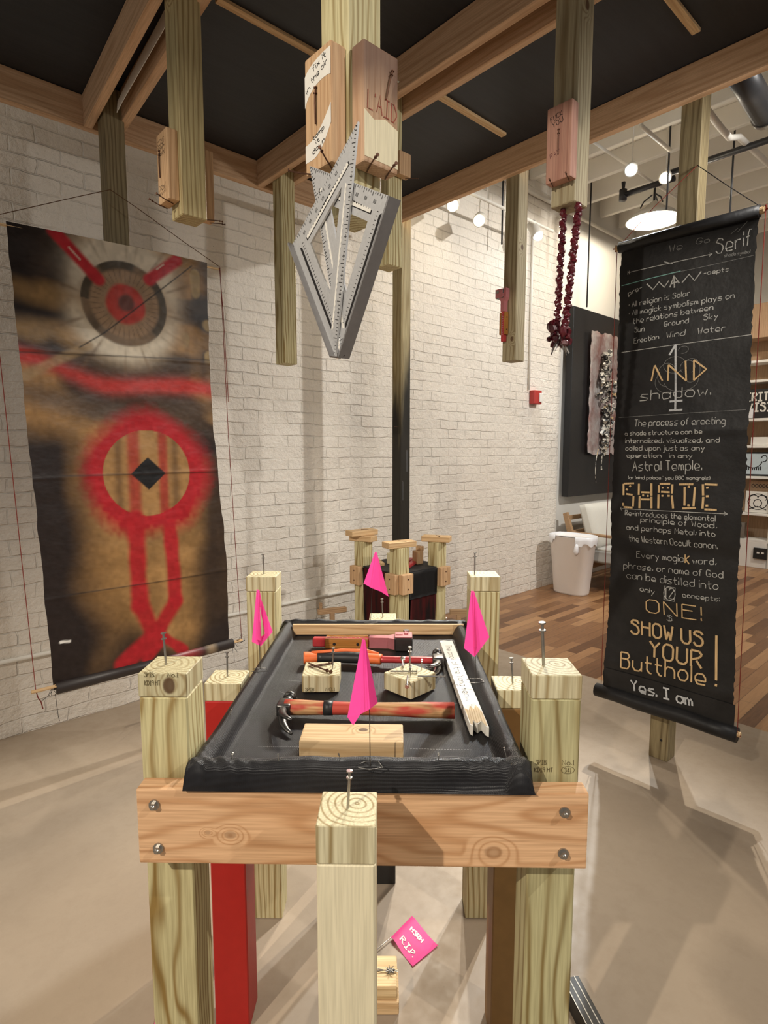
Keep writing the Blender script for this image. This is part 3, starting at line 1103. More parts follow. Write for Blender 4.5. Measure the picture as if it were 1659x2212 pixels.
edge = np.minimum.reduce([U, 1 - U, V, 1 - V]) < 1e-6
Z[edge] = .9085
me = grid_mesh('table_tarp', X, Yg, Z)
tarp = link('table_tarp', me, M['tarp'], None, (0, 0, 0), (0, 0, 0), True)
tag(tarp, 'black mesh tarp stretched over the frame as a table top', 'tarp')
for (x, y, z) in ((-.272, .972, .950), (-.185, .966, .950), (-.075, .972, .951), (.098, .971, .951), (.22, .985, .950), (-.318, 1.14, .949),
                  (-.315, 1.62, .948), (-.21, 1.80, .950), (-.105, 1.803, .952), (.05, 1.80, .952), (.20, 1.80, .950), (.236, 1.14, .947)):
    nail(tarp, (x, y, z), (random.uniform(-.3, .3), random.uniform(-.3, .3), 0), False, .32)
bm = bmesh.new()
rs = random.Random(9)
st = []
for (xa, ya, xb, yb) in ((-.245, 1.07, -.155, 1.07), (.05, 1.063, .17, 1.058), (-.24, 1.395, -.20, 1.39), (-.10, 1.245, .17, 1.262), (-.25, 1.33, -.20, 1.29)):
    n = 22
    st += [[(xa + (xb - xa) * (i + .1) / n, ya + (yb - ya) * i / n), (xa + (xb - xa) * (i + .75) / n, ya + (yb - ya) * (i + .75) / n + rs.uniform(-.001, .001))] for i in range(n)]
obj('stitching', ribbon(bm, st, .0011, lambda u, v: Vector((u, v, .9268))), plain('grey_thread', (.30, .30, .31), .7), tarp)

TZ = .9255
# ---- things lying on the tarp
o = obj('strip_of_wood', B(.535, .012, .032, (0, 0, .016), .001), M['spf'], None, (-.018, 1.763, TZ + .001), (0, 0, 0))
tag(o, 'narrow pale strip of wood along the far edge of the tarp', 'wood strip')

o = obj('wood_block', B(.193, .072, .040, (0, 0, .020), .003, 2), wood('spruce_block', (.70, .50, .28), (.50, .31, .14), .008, axis='x', center=(.03, .01), knots=((.02, .01, .04, .007),)), None, (-.060, 1.050, TZ + .001), (0, 0, -.02))
tag(o, 'bare wood block lying on the tarp nearest the front edge', 'wood block')

o = thing('wood_block', 'square pine offcut with rusty nails on top, left of the pink front flag', 'wood block', (-.152, 1.368, TZ + .001), .03)
obj('offcut', B(PW, PW, .042, (0, 0, .021), .002), M['pine_end'], o)
stamp(o, [('SPIB', -.036, .004, -.016, .008), ('NO.1', .012, .004, .034, .008)], M['stamp'], -.0450)
nail(o, (.026, -.004, .042), (0, .05, 0), False, .85)
nail(o, (-.028, .018, .0465), (PI / 2, .1, .75), True, .95)
nail(o, (-.026, .012, .0445), (PI / 2, 0, 1.9), True, .7)
nail(o, (-.022, .004, .0445), (PI / 2, 0, 2.05), True, .6)

o = thing('wood_block', 'pine offcut turned cornerwise with bright nails laid on top', 'wood block', (.062, 1.344, TZ + .001), PI / 4)
obj('offcut', B(PW, PW, .042, (0, 0, .021), .002), M['pine_end'], o)
nail(o, (.002, .002, .042), (0, 0, 0), False, 1.0)
for (a, x, y, z) in ((.78, -.03, .024, .046), (2.36, .012, .034, .0455), (-.85, -.034, -.024, .046), (.75, -.005, -.042, .0455)):
    nail(o, (x, y, z), (PI / 2, 0, a), False, .9)
for (x, y) in ((-.018, -.018), (.03, -.01), (.01, .03)):
    nail(o, (x, y, .042), (.1, 0, 0), False, .45)

# broken white painted stick with lettering
o = thing('painted_stick', 'white painted stick with black handwriting and a splintered near end', 'painted stick', (.187, 1.375, TZ + .0015), math.radians(1.2))
poly = [(-.0185, .265), (-.006, .268), (.006, .263), (.0175, .266), (.0185, -.20), (.018, -.268), (.013, -.262), (.008, -.240), (.003, -.246), (-.002, -.252), (-.008, -.238), (-.0135, -.262), (-.018, -.254)]
obj('stick', prism(bmesh.new(), poly, 0, .020), M['white_paint'], o)
bare = [(.0170, -.20), (.0165, -.262), (.013, -.258), (.008, -.238), (.003, -.243), (-.002, -.249), (-.008, -.236), (-.0135, -.256), (-.016, -.250), (-.017, -.18), (-.010, -.19), (-.004, -.168), (.002, -.185), (.009, -.165)]
obj('bare_wood', prism(bmesh.new(), bare, .0195, .0206), wood('splintered', (.70, .55, .33), (.45, .29, .13), .004, axis='y', amount=.9), o)
st = fit_text('The cock of the Yang meow.', .225, .009, -.140, .009, .017, .2)
obj('lettering', ribbon(bmesh.new(), [[(-b, a) for a, b in q] for q in st] if False else st, .0013, lambda u, v: Vector((-v + .001, u, .0204))), M['ink'], o)
nail(o, (.0, -.17, .012), (0, 0, 0), False, .2)

# tools
tacker('orange and red staple hammer lying along the far end of the tarp', (-.063, 1.640, TZ + .001), (0, 0, -.035))
tacker_scale = None


def prof_rubber(s):
    # flared butt, belly, neck
    pts = [(0, .021, .016), (.05, .019, .015), (.11, .0125, .012), (.2, .015, .013), (.32, .018, .015), (.43, .017, .014), (.50, .014, .012), (.6, .010, .009), (1, .010, .009)]
    for (a, b) in zip(pts[:-1], pts[1:]):
        if a[0] <= s <= b[0]:
            k = (s - a[0]) / (b[0] - a[0])
            return (a[1] + (b[1] - a[1]) * k, a[2] + (b[2] - a[2]) * k, .012 * math.sin(PI * min(1, s / .6)) if s < .6 else 0)
    return (.01, .009, 0)


L2_ = .36
hm = hammer('orange and black gripped hammer behind the two offcuts', (-.216, 1.505, TZ + .019), (0, 0, -.05), L2_,
            [('butt', 0, .12 * L2_, prof_rubber, M['orange']), ('grip', .10 * L2_, .5 * L2_, lambda s: tuple(q * 1.02 for q in prof_rubber(s)[:2]) + (prof_rubber(s)[2],), M['black_rubber']),
             ('grip_end', .42 * L2_, .58 * L2_, lambda s: (.0175, .0135, prof_rubber(s)[2]), M['orange']), ('shaft', .56 * L2_, L2_, prof_rubber, M['tool_red'])], M['dark_steel'], M['chrome'])
bm = bmesh.new()
tube(bm, [(.02, .006, .0135), (.10, .022, .014), (.17, .022, .014), (.20, .010, .012)], [.004, .006, .006, .004], 8)
obj('grip_stripe', bm, M['orange'], hm, (0, 0, 0), (0, 0, 0), True)


def prof_wood(s):
    a = .0175 - .0035 * math.sin(PI * min(1, max(0, (s - .15) / .8)))
    return (a + (.002 if s < .08 else 0), a * .95, 0)


L3_ = .365
M['hickory'] = wood('worn_red_handle', (.62, .36, .17), (.45, .22, .09), .006, axis='x', center=(.0, .03),
                    stain=lambda t, vec, col: t.mix(t.math('MULTIPLY', t.rng(t.noise(t.vm('MULTIPLY', vec, (30, 30, 9)), 1, 3), .40, .52), .92), col, (.46, .045, .035)))
hm = hammer('old hammer with a worn red wooden handle nearest on the tarp', (.150, 1.185, TZ + .021), (0, 0, PI - .045), L3_,
            [('handle', 0, L3_, prof_wood, M['hickory'])], M['dark_steel'], M['dark_steel'])
hm.rotation_euler = (PI, 0, PI - .045)
bm = bmesh.new()
tube(bm, [(L3_ - .105, 0, 0), (L3_ - .085, 0, 0)], [.0152, .0156], 18)
obj('tape_band', bm, M['black_rubber'], hm, (0, 0, 0), (0, 0, 0), True)
nail(hm, (L3_, .03, .012), (0, .2, 0), False, .4)


# ------------------------------------------------------------------ wire marker flags
def wire_flag(label, base, faces, verts, wire_pts, y, loop=True):
    o = thing('marker_flag', label, 'flag', base, 0, 'pink wire marker flags')
    bm = bmesh.new()
    vs = [bm.verts.new(Vector((x, y + d, z)) - Vector(base)) for x, z, d in verts]
    for f in faces: bm.faces.new([vs[i] for i in f])
    bmesh.ops.triangulate(bm, faces=bm.faces)
    bmesh.ops.subdivide_edges(bm, edges=bm.edges, cuts=2, use_grid_fill=True)
    obj('pennant', bm, M['flag'], o)
    bm = bmesh.new()
    tube(bm, [Vector(p) - Vector(base) for p in wire_pts], .0009, 6)
    if loop:
        tube(bm, [(-.02, -.014, .002), (0, -.022, .003), (.022, -.014, .002), (.014, .004, .003), (-.008, .006, .002), (-.018, -.004, .003)], .0008, 6)
    obj('wire', bm, M['dark_steel'], o)
    return o


wire_flag('pink pennant hanging folded from the wire at the front of the tarp', (-.024, .957, .955),
          [(0, 1, 5, 4, 3), (1, 2, 6, 5), (3, 4, 7)],
          [(-.037, 1.180, 0), (-.032, 1.180, -.004), (-.011, 1.065, .004), (-.063, 1.044, -.006), (-.040, 1.054, -.016), (-.024, 1.062, -.014), (-.022, 1.060, -.002), (-.053, 1.028, -.004)],
          [(-.024, .957, .952), (-.025, .955, 1.06), (-.033, .957, 1.178)], .957)
wire_flag('pink folded pennant on the left edge of the tarp by the back left post', (-.309, 1.394, .955),
          [(0, 1, 2, 5, 4, 3), (1, 6, 9, 2), (6, 7, 9), (3, 4, 8), (4, 5, 9, 8), (9, 7, 8)],
          [(-.313, 1.160, 0), (-.305, 1.160, -.006), (-.303, 1.120, -.014), (-.328, 1.027, 0), (-.312, 1.036, -.012), (-.300, 1.036, -.018), (-.302, 1.130, .004), (-.277, 1.051, .006), (-.307, 1.014, .004), (-.297, 1.045, .008)],
          [(-.309, 1.394, .952), (-.309, 1.394, 1.03), (-.309, 1.394, 1.155)], 1.394)
wire_flag('pink kite-shaped pennant on the right edge of the tarp by the back right post', (.214, 1.327, .955),
          [(0, 1, 2, 3, 5), (0, 5, 4), (5, 3, 4)],
          [(.204, 1.173, 0), (.210, 1.173, -.004), (.250, 1.059, .006), (.214, 1.014, -.004), (.190, 1.032, .006), (.218, 1.042, -.014)],
          [(.218, 1.327, .952), (.216, 1.327, 1.03), (.207, 1.327, 1.17)], 1.327)
wire_flag('pink pennant at the far edge of the tarp in front of the altar', (-.043, 1.797, .955),
          [(0, 1, 2, 3, 4), (0, 4, 5)],
          [(-.028, 1.182, 0), (-.023, 1.182, -.004), (.015, 1.036, .006), (-.011, 1.056, -.006), (-.037, 1.068, -.014), (-.065, 1.079, .006)],
          [(-.043, 1.797, .952), (-.037, 1.797, 1.07), (-.026, 1.797, 1.18)], 1.797)


def floor_flag(label, quad, wire, txt=None):
    o = thing('marker_flag', label, 'flag', (quad[0][0], quad[0][1], 0), 0, 'pink wire marker flags')
    b0 = Vector((quad[0][0], quad[0][1], 0))
    n = 10
    q = [Vector((a, b, 0)) for a, b in quad]

    def mp(u, v, dz=0):
        p = (q[0] * (1 - u) + q[1] * u) * (1 - v) + (q[3] * (1 - u) + q[2] * u) * v - b0
        p.z = .005 + .004 * math.sin(5 * v + 1) * (1 - .3 * u) + .004 * math.exp(-((v - .14) / .05) ** 2) + dz
        return p
    bm = bmesh.new()
    g = [[bm.verts.new(mp(i / n, j / n)) for i in range(n + 1)] for j in range(n + 1)]
    for j in range(n):
        for i in range(n): bm.faces.new((g[j][i], g[j][i + 1], g[j + 1][i + 1], g[j + 1][i]))
    obj('pennant', bm, M['flag'], o, (0, 0, 0), (0, 0, 0), True)
    bm = bmesh.new()
    tube(bm, [Vector(p) - b0 for p in wire], .0012, 6)
    obj('wire', bm, M['steel'], o)
    if txt:
        st = []
        for (t, a0, b0_, a1, b1_, h) in txt: st += fit_text(t, a0, b0_, a1, b1_, h, .15)
        obj('lettering', ribbon(bmesh.new(), st, .035, lambda u, v: mp(v, u, .0012)), M['white_paint'], o)
    return o


floor_flag('pink square flag with white lettering lying on the floor under the table', [(.022, 1.633), (.090, 1.716), (.164, 1.608), (.084, 1.537)],
           [(.022, 1.633, .008), (-.013, 1.598, .008), (-.09, 1.53, .004)], [('R.I.P.', .24, .16, .80, .16, .17), ('HSRH', .24, .62, .66, .66, .13)])
floor_flag('pink flag on the floor beside the front left table post', [(-.590, 1.300), (-.612, 1.423), (-.560, 1.43), (-.50, 1.32)], [(-.59, 1.30, .006), (-.58, 1.24, .004)])
floor_flag('pink flag peeking out on the floor behind the front right table post', [(.384, 1.625), (.378, 1.60), (.44, 1.55), (.46, 1.61)], [(.44, 1.55, .006), (.48, 1.50, .004)])

# block with barbed wire on the floor
o = thing('wood_block', 'two stacked boards wrapped with barbed wire on the floor behind the cream post', 'wood block', (-.035, 1.445, 0), 0)
obj('board', B(.15, .105, .038, (0, 0, .019), .003), M['spf'], o)
obj('board', B(.146, .10, .038, (-.002, .004, .057), .003), wood('pale_board', (.74, .55, .31), (.55, .36, .17), .008, axis='x'), o)
bm = bmesh.new()
for e in (-.003, .003):
    tube(bm, [(-.07, e + .006, .080), (-.02, -e + .004, .081), (.02, e + .002, .080), (.055, -e, .081), (.073, e, .079)], .0011, 6)
for k in range(7):
    a = k * .9
    tube(bm, [(.052 - .012 * math.cos(a), -.012 * math.sin(a), .080), (.052 + .014 * math.cos(a), .014 * math.sin(a), .083)], .0011, 6)
obj('barbed_wire', bm, M['dark_steel'], o)

o = obj('metal_channel', B(.05, .42, .05, (0, 0, .025), .002), M['black_paint'], None, (.548, 1.25, 0), (0, 0, math.radians(9)))
tag(o, 'black metal channel with pale edge lines on the floor beside the front right post', 'metal channel')
bm = bmesh.new()
for x in (-.022, -.006, .012):
    box(bm, .0022, .42, .001, (x, 0, .0503))
obj('edge_line', bm, M['white_paint'], o)

# ------------------------------------------------------------------ spray painted hanging on the left
def smooth(a, b, x):
    t = np.clip((x - a) / (b - a), 0, 1)
    return t * t * (3 - 2 * t)


def lerp3(col, c2, f):
    return col * (1 - f[..., None]) + np.array(c2) * f[..., None]


def seg_d(px, pz, a, b):
    ax, az = a; bx_, bz = b
    dx, dz = bx_ - ax, bz - az
    t = np.clip(((px - ax) * dx + (pz - az) * dz) / (dx * dx + dz * dz), 0, 1)
    return np.hypot(px - ax - t * dx, pz - az - t * dz)


NUb, NVb = 190, 440
Ub, Vb = np.meshgrid(np.linspace(0, 1, NUb), np.linspace(0, 1, NVb))     # v = 0 bottom
zb = .445 + (2.408 - .445) * Vb
lean = .066 * (1 - Vb)
edge_n = .006 * (vnoise(Vb * 0, Vb, 1, 30, 11) - .5)
xl = -2.329 + lean + edge_n
xr = -1.492 + lean + .006 * (vnoise(Vb * 0, Vb, 1, 24, 12) - .5) + .014 * np.sin(Vb * 7)
xb = xl + (xr - xl) * Ub
zb = zb + .014 * Ub * Vb - .0 * Vb
wav = .010 * np.sin(xb * 5 + 1) * (.3 + np.abs(Vb - .5)) + .006 * (vnoise(Ub, Vb, 7, 12, 13) - .5)
for zf in (1.925, .862, 1.388):
    wav = wav - .0016 * np.exp(-((zb - zf - .02 * (Ub - .5)) / .008) ** 2)
yb = -.152 + wav
me = grid_mesh('painted_cloth', xb, yb, zb)
pxs, pzs = xb - lean, zb           # undo the lean for the picture
pxs = xb
# colours
n1 = vnoise(Ub, Vb, 5, 9, 21); n2 = vnoise(Ub, Vb, 13, 26, 22); n3 = vnoise(Ub, Vb, 50, 100, 23); n4 = vnoise(Ub, Vb, 2.5, 16, 24)
gold = np.array((.29, .16, .06)); darkb = np.array((.020, .014, .013)); pale = np.array((.56, .49, .38)); red = np.array((.36, .014, .020))
c = np.ones(xb.shape + (3,)) * gold * (.75 + .5 * n2[..., None])
# dark bands and edges
band = np.clip(smooth(.48, .70, n4) * .9, 0, 1) * smooth(1.0, 1.5, zb)
c = lerp3(c, darkb, band * (1 - smooth(.1, .35, np.hypot(pxs + 1.885, pzs - 2.157) - .10) * .0) * smooth(.12, .34, np.hypot(pxs + 1.885, pzs - 2.157)))
c = lerp3(c, (.07, .045, .03), .75 * np.exp(-((pzs - 1.69 + .05 * np.sin(pxs * 6)) / .06) ** 2))
lo = 1 - smooth(1.50, 1.66, pzs)
ledge = 1 - smooth(-2.20, -1.97, pxs + .12 * (n1 - .5) - .07 * np.exp(-((pzs - .62) / .18) ** 2))
redge = smooth(-1.66, -1.50, pxs + .06 * (n1 - .5))
c = lerp3(c, darkb, np.clip(lo * np.maximum(ledge, redge * .92), 0, 1))
c = lerp3(c, darkb, (1 - smooth(.50, .66, pzs + .12 * (n1 - .5) + .05 * np.sin(pxs * 14))) * .93)
c = lerp3(c, darkb, .9 * smooth(-2.16, -2.30, pxs + .1 * (n1 - .5)) * smooth(1.9, 2.1, pzs) + .8 * smooth(-1.60, -1.51, pxs + .05 * (n2 - .5)) * smooth(1.75, 1.85, pzs) * smooth(.3, .7, n4 + .15))
# sun
dx, dz = (pxs + 1.885), (pzs - 2.157)
rs_ = np.hypot(dx, dz); an = np.arctan2(dz, dx)
left_w = smooth(-2.02, -2.16, pxs + .06 * (n1 - .5)) * smooth(1.90, 1.94, pzs)
streak = .5 + .5 * np.cos((pzs - 2.145 + .03 * (n2 - .5) + .10 * (pxs + 2.2)) * 2 * PI / .15)
streak = np.where(pzs > 2.22, 0, streak)
c = lerp3(c, darkb, left_w * (1 - streak) * .92)
c = lerp3(c, (.30, .18, .07), left_w * streak * .7)
right_w = smooth(-1.68, -1.58, pxs + .05 * (n1 - .5)) * smooth(1.92, 1.96, pzs)
c = lerp3(c, darkb, right_w * smooth(.42, .62, n2 * .6 + n4 * .4) * .85)
c = lerp3(c, (.42, .29, .12), right_w * smooth(.55, .75, n2) * .6)
halo = 1.2 * np.exp(-((rs_ - .215) / .050) ** 2) * (.30 + .70 * np.abs(np.sin(an)) ** .8) + .75 * np.exp(-((rs_ - .27) / .06) ** 2) * np.clip(np.sin(an), 0, 1) ** 2
halo = halo * (1 - .35 * smooth(.5, .8, n1))
c = lerp3(c, pale, np.clip(halo, 0, .95))
rays = np.clip(np.sin(an * 23 + 3 * n1) * np.sin(an * 11), 0, 1) ** 3 * smooth(.18, .22, rs_) * (1 - smooth(.26, .42, rs_))
c = lerp3(c, (.12, .07, .035), rays * .55)
disc = 1 - smooth(.178, .186, rs_)
c = lerp3(c, (.26, .165, .095), disc)
ringd = smooth(.140, .160, rs_) * (1 - smooth(.184, .19, rs_)) * np.clip(.5 + 1.0 * smooth(.3, .55, vnoise(an / 6.3 + .5, rs_ * 0, 9, 1, 31)), 0, 1)
c = lerp3(c, (.045, .035, .022), ringd * .92)
spk = np.clip(np.sin(an * 37 + 2 * n2), 0, 1) ** 6 * smooth(.09, .11, rs_) * (1 - smooth(.14, .165, rs_))
c = lerp3(c, (.08, .05, .03), spk * .6)
c = lerp3(c, (.38, .03, .022), (1 - smooth(.078, .096, rs_ + .012 * (n2 - .5))) * .95)
c = lerp3(c, (.085, .035, .025), (1 - smooth(.025, .05, rs_ + .02 * (n2 - .5))) * .9)
# red rays and band
for a, b_, wd in (((-2.16, 2.41), (-1.995, 2.245), .024), ((-1.64, 2.40), (-1.775, 2.285), .024)):
    d = seg_d(pxs, pzs, a, b_)
    c = lerp3(c, red * 1.1, (1 - smooth(wd * .7, wd * 1.5, d)))
    c = lerp3(c, (.6, .5, .4), (1 - smooth(.002, .005, seg_d(pxs + .012, pzs - .012, ((a[0] * .35 + b_[0] * .65), (a[1] * .35 + b_[1] * .65)), ((a[0] * .6 + b_[0] * .4), (a[1] * .6 + b_[1] * .4))))) * .7)
zc = 1.80 + .075 * smooth(-1.95, -2.33, pxs) + .03 * np.sin((pxs + 1.8) * 9) * .4
bandr = np.exp(-((pzs - zc) / .036) ** 2)
c = lerp3(c, (.40, .03, .025), np.clip(bandr * 1.25 * (.55 + .6 * n1), 0, .95))
ray = 1 - smooth(.008, .03, seg_d(pxs, pzs, (-2.31, 1.80), (-2.05, 1.955)))
c = lerp3(c, (.30, .20, .10), ray * .7)
# big ring
dx, dz = (pxs + 1.815), (pzs - 1.391)
rr_ = np.hypot(dx, dz)
inside = 1 - smooth(.2, .204, rr_)
fuzz = smooth(.200, .203, rr_) * (1 - smooth(.235, .345, rr_ + .05 * (n1 - .5) + .02 * (n3 - .5)))
c = lerp3(c, red, np.clip(fuzz * 1.15, 0, 1))
c = lerp3(c, gold * 1.1, inside)
c = lerp3(c, (.13, .07, .03), inside * np.clip(np.exp(-((pxs + 1.95) / .02) ** 2) + np.exp(-((pxs + 1.685) / .022) ** 2), 0, 1) * .8)
vb = np.clip(np.exp(-((pxs + 1.880) / .030) ** 4) + np.exp(-((pxs + 1.743) / .024) ** 4), 0, 1)
c = lerp3(c, (.30, .03, .022), inside * vb * .88)
# lower figure
low = [((-1.885, 1.18), (-1.882, .76), .034), ((-1.882, .76), (-1.83, .63), .034), ((-1.722, 1.18), (-1.712, .75), .030), ((-1.712, .75), (-1.80, .62), .034),
       ((-1.80, .62), (-1.97, .49), .036), ((-1.86, .50), (-1.77, .575), .024), ((-1.77, .575), (-1.68, .49), .022)]
for a, b_, wd in low:
    d = seg_d(pxs, pzs, a, b_) + .010 * (n2 - .5)
    c = lerp3(c, red, (1 - smooth(wd * .72, wd * 1.55, d)) * .97)
dm = np.abs(dx) / .085 + np.abs(pzs - 1.389) / .080
c = lerp3(c, (.012, .012, .013), 1 - smooth(.93, 1.0, dm + .05 * (n2 - .5)))
# folds, tear and speckle
for zf, sl in ((1.925, .05), (.862, 0), (1.388, 0)):
    c = lerp3(c, (.02, .014, .012), np.exp(-((zb - zf - sl * (Ub - .5)) / .0035) ** 2) * .75)
c = lerp3(c, (.02, .014, .012), np.exp(-(seg_d(pxs, pzs, (-2.085, 1.945), (-1.98, 2.02)) / .003) ** 2) + np.exp(-(seg_d(pxs, pzs, (-1.98, 2.02), (-1.565, 2.39)) / .003) ** 2))
c = lerp3(c, (.70, .68, .64), 1 - smooth(.004, .008, seg_d(pxs, pzs, (-2.227, .655), (-2.192, .652))))
c = np.clip(c * (.86 + .28 * n3[..., None]), 0, 1)
ca = me.color_attributes.new('paint', 'FLOAT_COLOR', 'POINT')
ca.data.foreach_set('color', np.concatenate([c, np.ones(c.shape[:2] + (1,))], -1).reshape(-1).astype(np.float32))
lhang = thing('painted_hanging', 'tarp hanging spray painted with a red sun, ring and looping red lines', 'wall hanging', P(0, 0, 0), ANG)
link('painted_cloth', me, M['spray'], lhang, (0, 0, 0), (0, 0, 0), True)
bm = tube(bmesh.new(), [(-2.262 + .006, -.152, .452), (-1.405, -.152, .463)], .026, 16)
me2 = bpy.data.meshes.new('bottom_roll'); bm.to_mesh(me2); bm.free()
obj_roll = link('bottom_roll', me2, None, lhang, (0, 0, 0), (0, 0, 0), True)
t = NT('roll_paint')
xx = t.sep(t.obco())[0]
nn = t.noise(t.vm('MULTIPLY', t.obco(), (14, 2, 2)), 1, 2)
colr = t.mix(t.rng(t.math('ABSOLUTE', t.math('ADD', xx, 1.66)), .02, .10, 1, 0), (.022, .016, .015), (.20, .018, .018))
colr = t.mix(t.rng(t.math('ABSOLUTE', t.math('ADD', xx, 1.535)), .008, .04, .8, 0), colr, (.24, .17, .10))
me2.materials.append(t.fin(colr, .45))
obj('rod', tube(bmesh.new(), [(-2.352, -.152, .462), (-1.348, -.152, .468)], .008, 8), M['spf'], lhang, (0, 0, 0), (0, 0, 0), True)
obj('rod', tube(bmesh.new(), [(-2.40, -.142, 2.392), (-1.413, -.142, 2.408)], .006, 8), M['spf'], lhang, (0, 0, 0), (0, 0, 0), True)
bm = bmesh.new()
rs = random.Random(2)
ap = (-1.916, -.120, 2.653)
tube(bm, [ap, (-2.05, -.135, 2.583), (-2.395, -.15, 2.404)], .0016, 6)
tube(bm, [ap, (-1.80, -.13, 2.60), (-1.60, -.145, 2.50), (-1.415, -.15, 2.418)], .0016, 6)
obj('cord', bm, M['brown_string'], lhang)
bm = bmesh.new()
tube(bm, [(-1.414, -.15, 2.415), (-1.409, -.152, 2.2), (-1.395, -.152, 1.6), (-1.372, -.152, 1.0), (-1.350, -.152, .466)], .0018, 6)
tube(bm, [(-1.414, -.146, 2.415), (-1.402, -.148, 2.2), (-1.388, -.15, 1.75)], .0016, 6)
obj('cord', bm, M['red_string'], lhang)
bm = bmesh.new()
tube(bm, [(-2.40, -.15, 2.402), (-2.385, -.152, 1.95), (-2.36, -.152, 1.2), (-2.335, -.152, .466)], .0018, 6)
tube(bm, [(-2.335, -.152, .466), (-2.328, -.150, .43), (-2.318, -.150, .41), (-2.312, -.15, .375)], .0022, 6)
obj('cord', bm, M['red_string'], lhang)
bm = bmesh.new()
for k in range(7):
    a = rs.uniform(0, 6.28)
    tube(bm, [(-1.395, -.155, .466), (-1.395 + .03 * math.cos(a), -.16, .466 + .03 * math.sin(a)), (-1.395 + .06 * math.cos(a + .3), -.16, .466 + .055 * math.sin(a + .3))], .0011, 5)
    tube(bm, [(-2.275, -.155, .46), (-2.275 + .035 * math.cos(a), -.16, .46 + .035 * math.sin(a))], .0011, 5)
tube(bm, [(-2.262, -.154, .43), (-2.256, -.154, .33), (-2.252, -.154, .30)], .0012, 5)
tube(bm, [(-2.318, -.150, .41), (-2.285, -.154, .43), (-2.268, -.154, .455)], .0012, 5)
obj('frayed_thread', bm, M['black_cloth'], lhang)

# ------------------------------------------------------------------ black lettered banner on the right
# local frame: u runs along -y of the pavilion frame, z up, face towards -x
rhang = thing('lettered_banner', 'black hanging banner covered in chalk writing and slat letters', 'banner', P(0, 0, 0), ANG)


def rb_off(u, z):
    return (.012 * math.sin(3.1 * z + 1.3 * u) + .007 * math.sin(9 * u + 2 * z) + .004 * math.sin(17 * z)
            + .006 * math.exp(-((z - 1.585) / .02) ** 2) - .006 * math.exp(-((z - 1.09 + .08 * (u - 1.6)) / .03) ** 2) + .005 * math.exp(-((z - .46) / .02) ** 2))


def rb(u, z, w_=0.0):
    return Vector((-.150 - rb_off(u, z) * .8 - w_, -u, z))


bm = bmesh.new()
nu, nv = 40, 150
rows = []
rs = random.Random(4)
for j in range(nv + 1):
    z = .30 + (2.452 - .30) * j / nv
    k = j / nv
    ul = 1.622 + .004 * k + rs.uniform(-.003, .003) - .004 * math.sin(z * 6)
    ur = 2.196 - .022 * k + rs.uniform(-.003, .003) + .006 * math.sin(z * 5)
    rows.append([bm.verts.new(rb(ul + (ur - ul) * i / nu, z)) for i in range(nu + 1)])
for j in range(nv):
    for i in range(nu):
        bm.faces.new((rows[j][i], rows[j][i + 1], rows[j + 1][i + 1], rows[j + 1][i]))
obj('canvas', bm, M['banner_black'], rhang, (0, 0, 0), (0, 0, 0), True)
# doubled flap at the foot, roll and rods
bm = bmesh.new()
g = [[bm.verts.new(rb(1.628 + .58 * i / 20, .31 + .115 * j / 6, .004 + .004 * (1 - j / 6))) for i in range(21)] for j in range(7)]
for j in range(6):
    for i in range(20): bm.faces.new((g[j][i], g[j][i + 1], g[j + 1][i + 1], g[j + 1][i]))
obj('foot_flap', bm, M['banner_black'], rhang, (0, 0, 0), (0, 0, 0), True)
obj('bottom_roll', tube(bmesh.new(), [(-.155, -1.588 - .635 * k / 6, .300 + .003 * math.sin(k * 2)) for k in range(7)], .033, 18), M['banner_black'], rhang, (0, 0, 0), (0, 0, 0), True)
obj('top_sleeve', tube(bmesh.new(), [(-.152, -1.612, 2.43), (-.152, -1.9, 2.432), (-.152, -2.178, 2.43)], .024, 16), M['banner_black'], rhang, (0, 0, 0), (0, 0, 0), True)
obj('rod', tube(bmesh.new(), [(-.152, -1.597, 2.43), (-.152, -2.194, 2.43)], .014, 12), M['spf'], rhang)
obj('rod', tube(bmesh.new(), [(-.155, -1.582, .300), (-.155, -2.235, .303)], .012, 12), M['spf'], rhang)
bm = bmesh.new()
tube(bm, [(-.048, -1.897, 2.727), (-.12, -1.75, 2.58), (-.150, -1.604, 2.435)], .0017, 6)
tube(bm, [(-.150, -1.600, 2.43), (-.152, -1.605, 1.4), (-.155, -1.612, .31)], .0017, 6)
tube(bm, [(-.152, -2.197, 2.43), (-.153, -2.206, 1.4), (-.155, -2.222, .31)], .0017, 6)
for q in ((-.155, -2.222, .303), (-.150, -1.598, 2.43), (-.152, -2.199, 2.43)):
    for k in range(4):
        a = k * 1.6
        tube(bm, [q, (q[0] - .01, q[1] + .014 * math.cos(a), q[2] + .014 * math.sin(a))], .003, 6)
obj('cord', bm, M['red_string'], rhang)
bm = tube(bmesh.new(), [(-.048, -1.897, 2.727), (-.12, -2.04, 2.58), (-.152, -2.19, 2.435)], .0017, 6)
obj('cord', bm, M['black_cloth'], rhang)

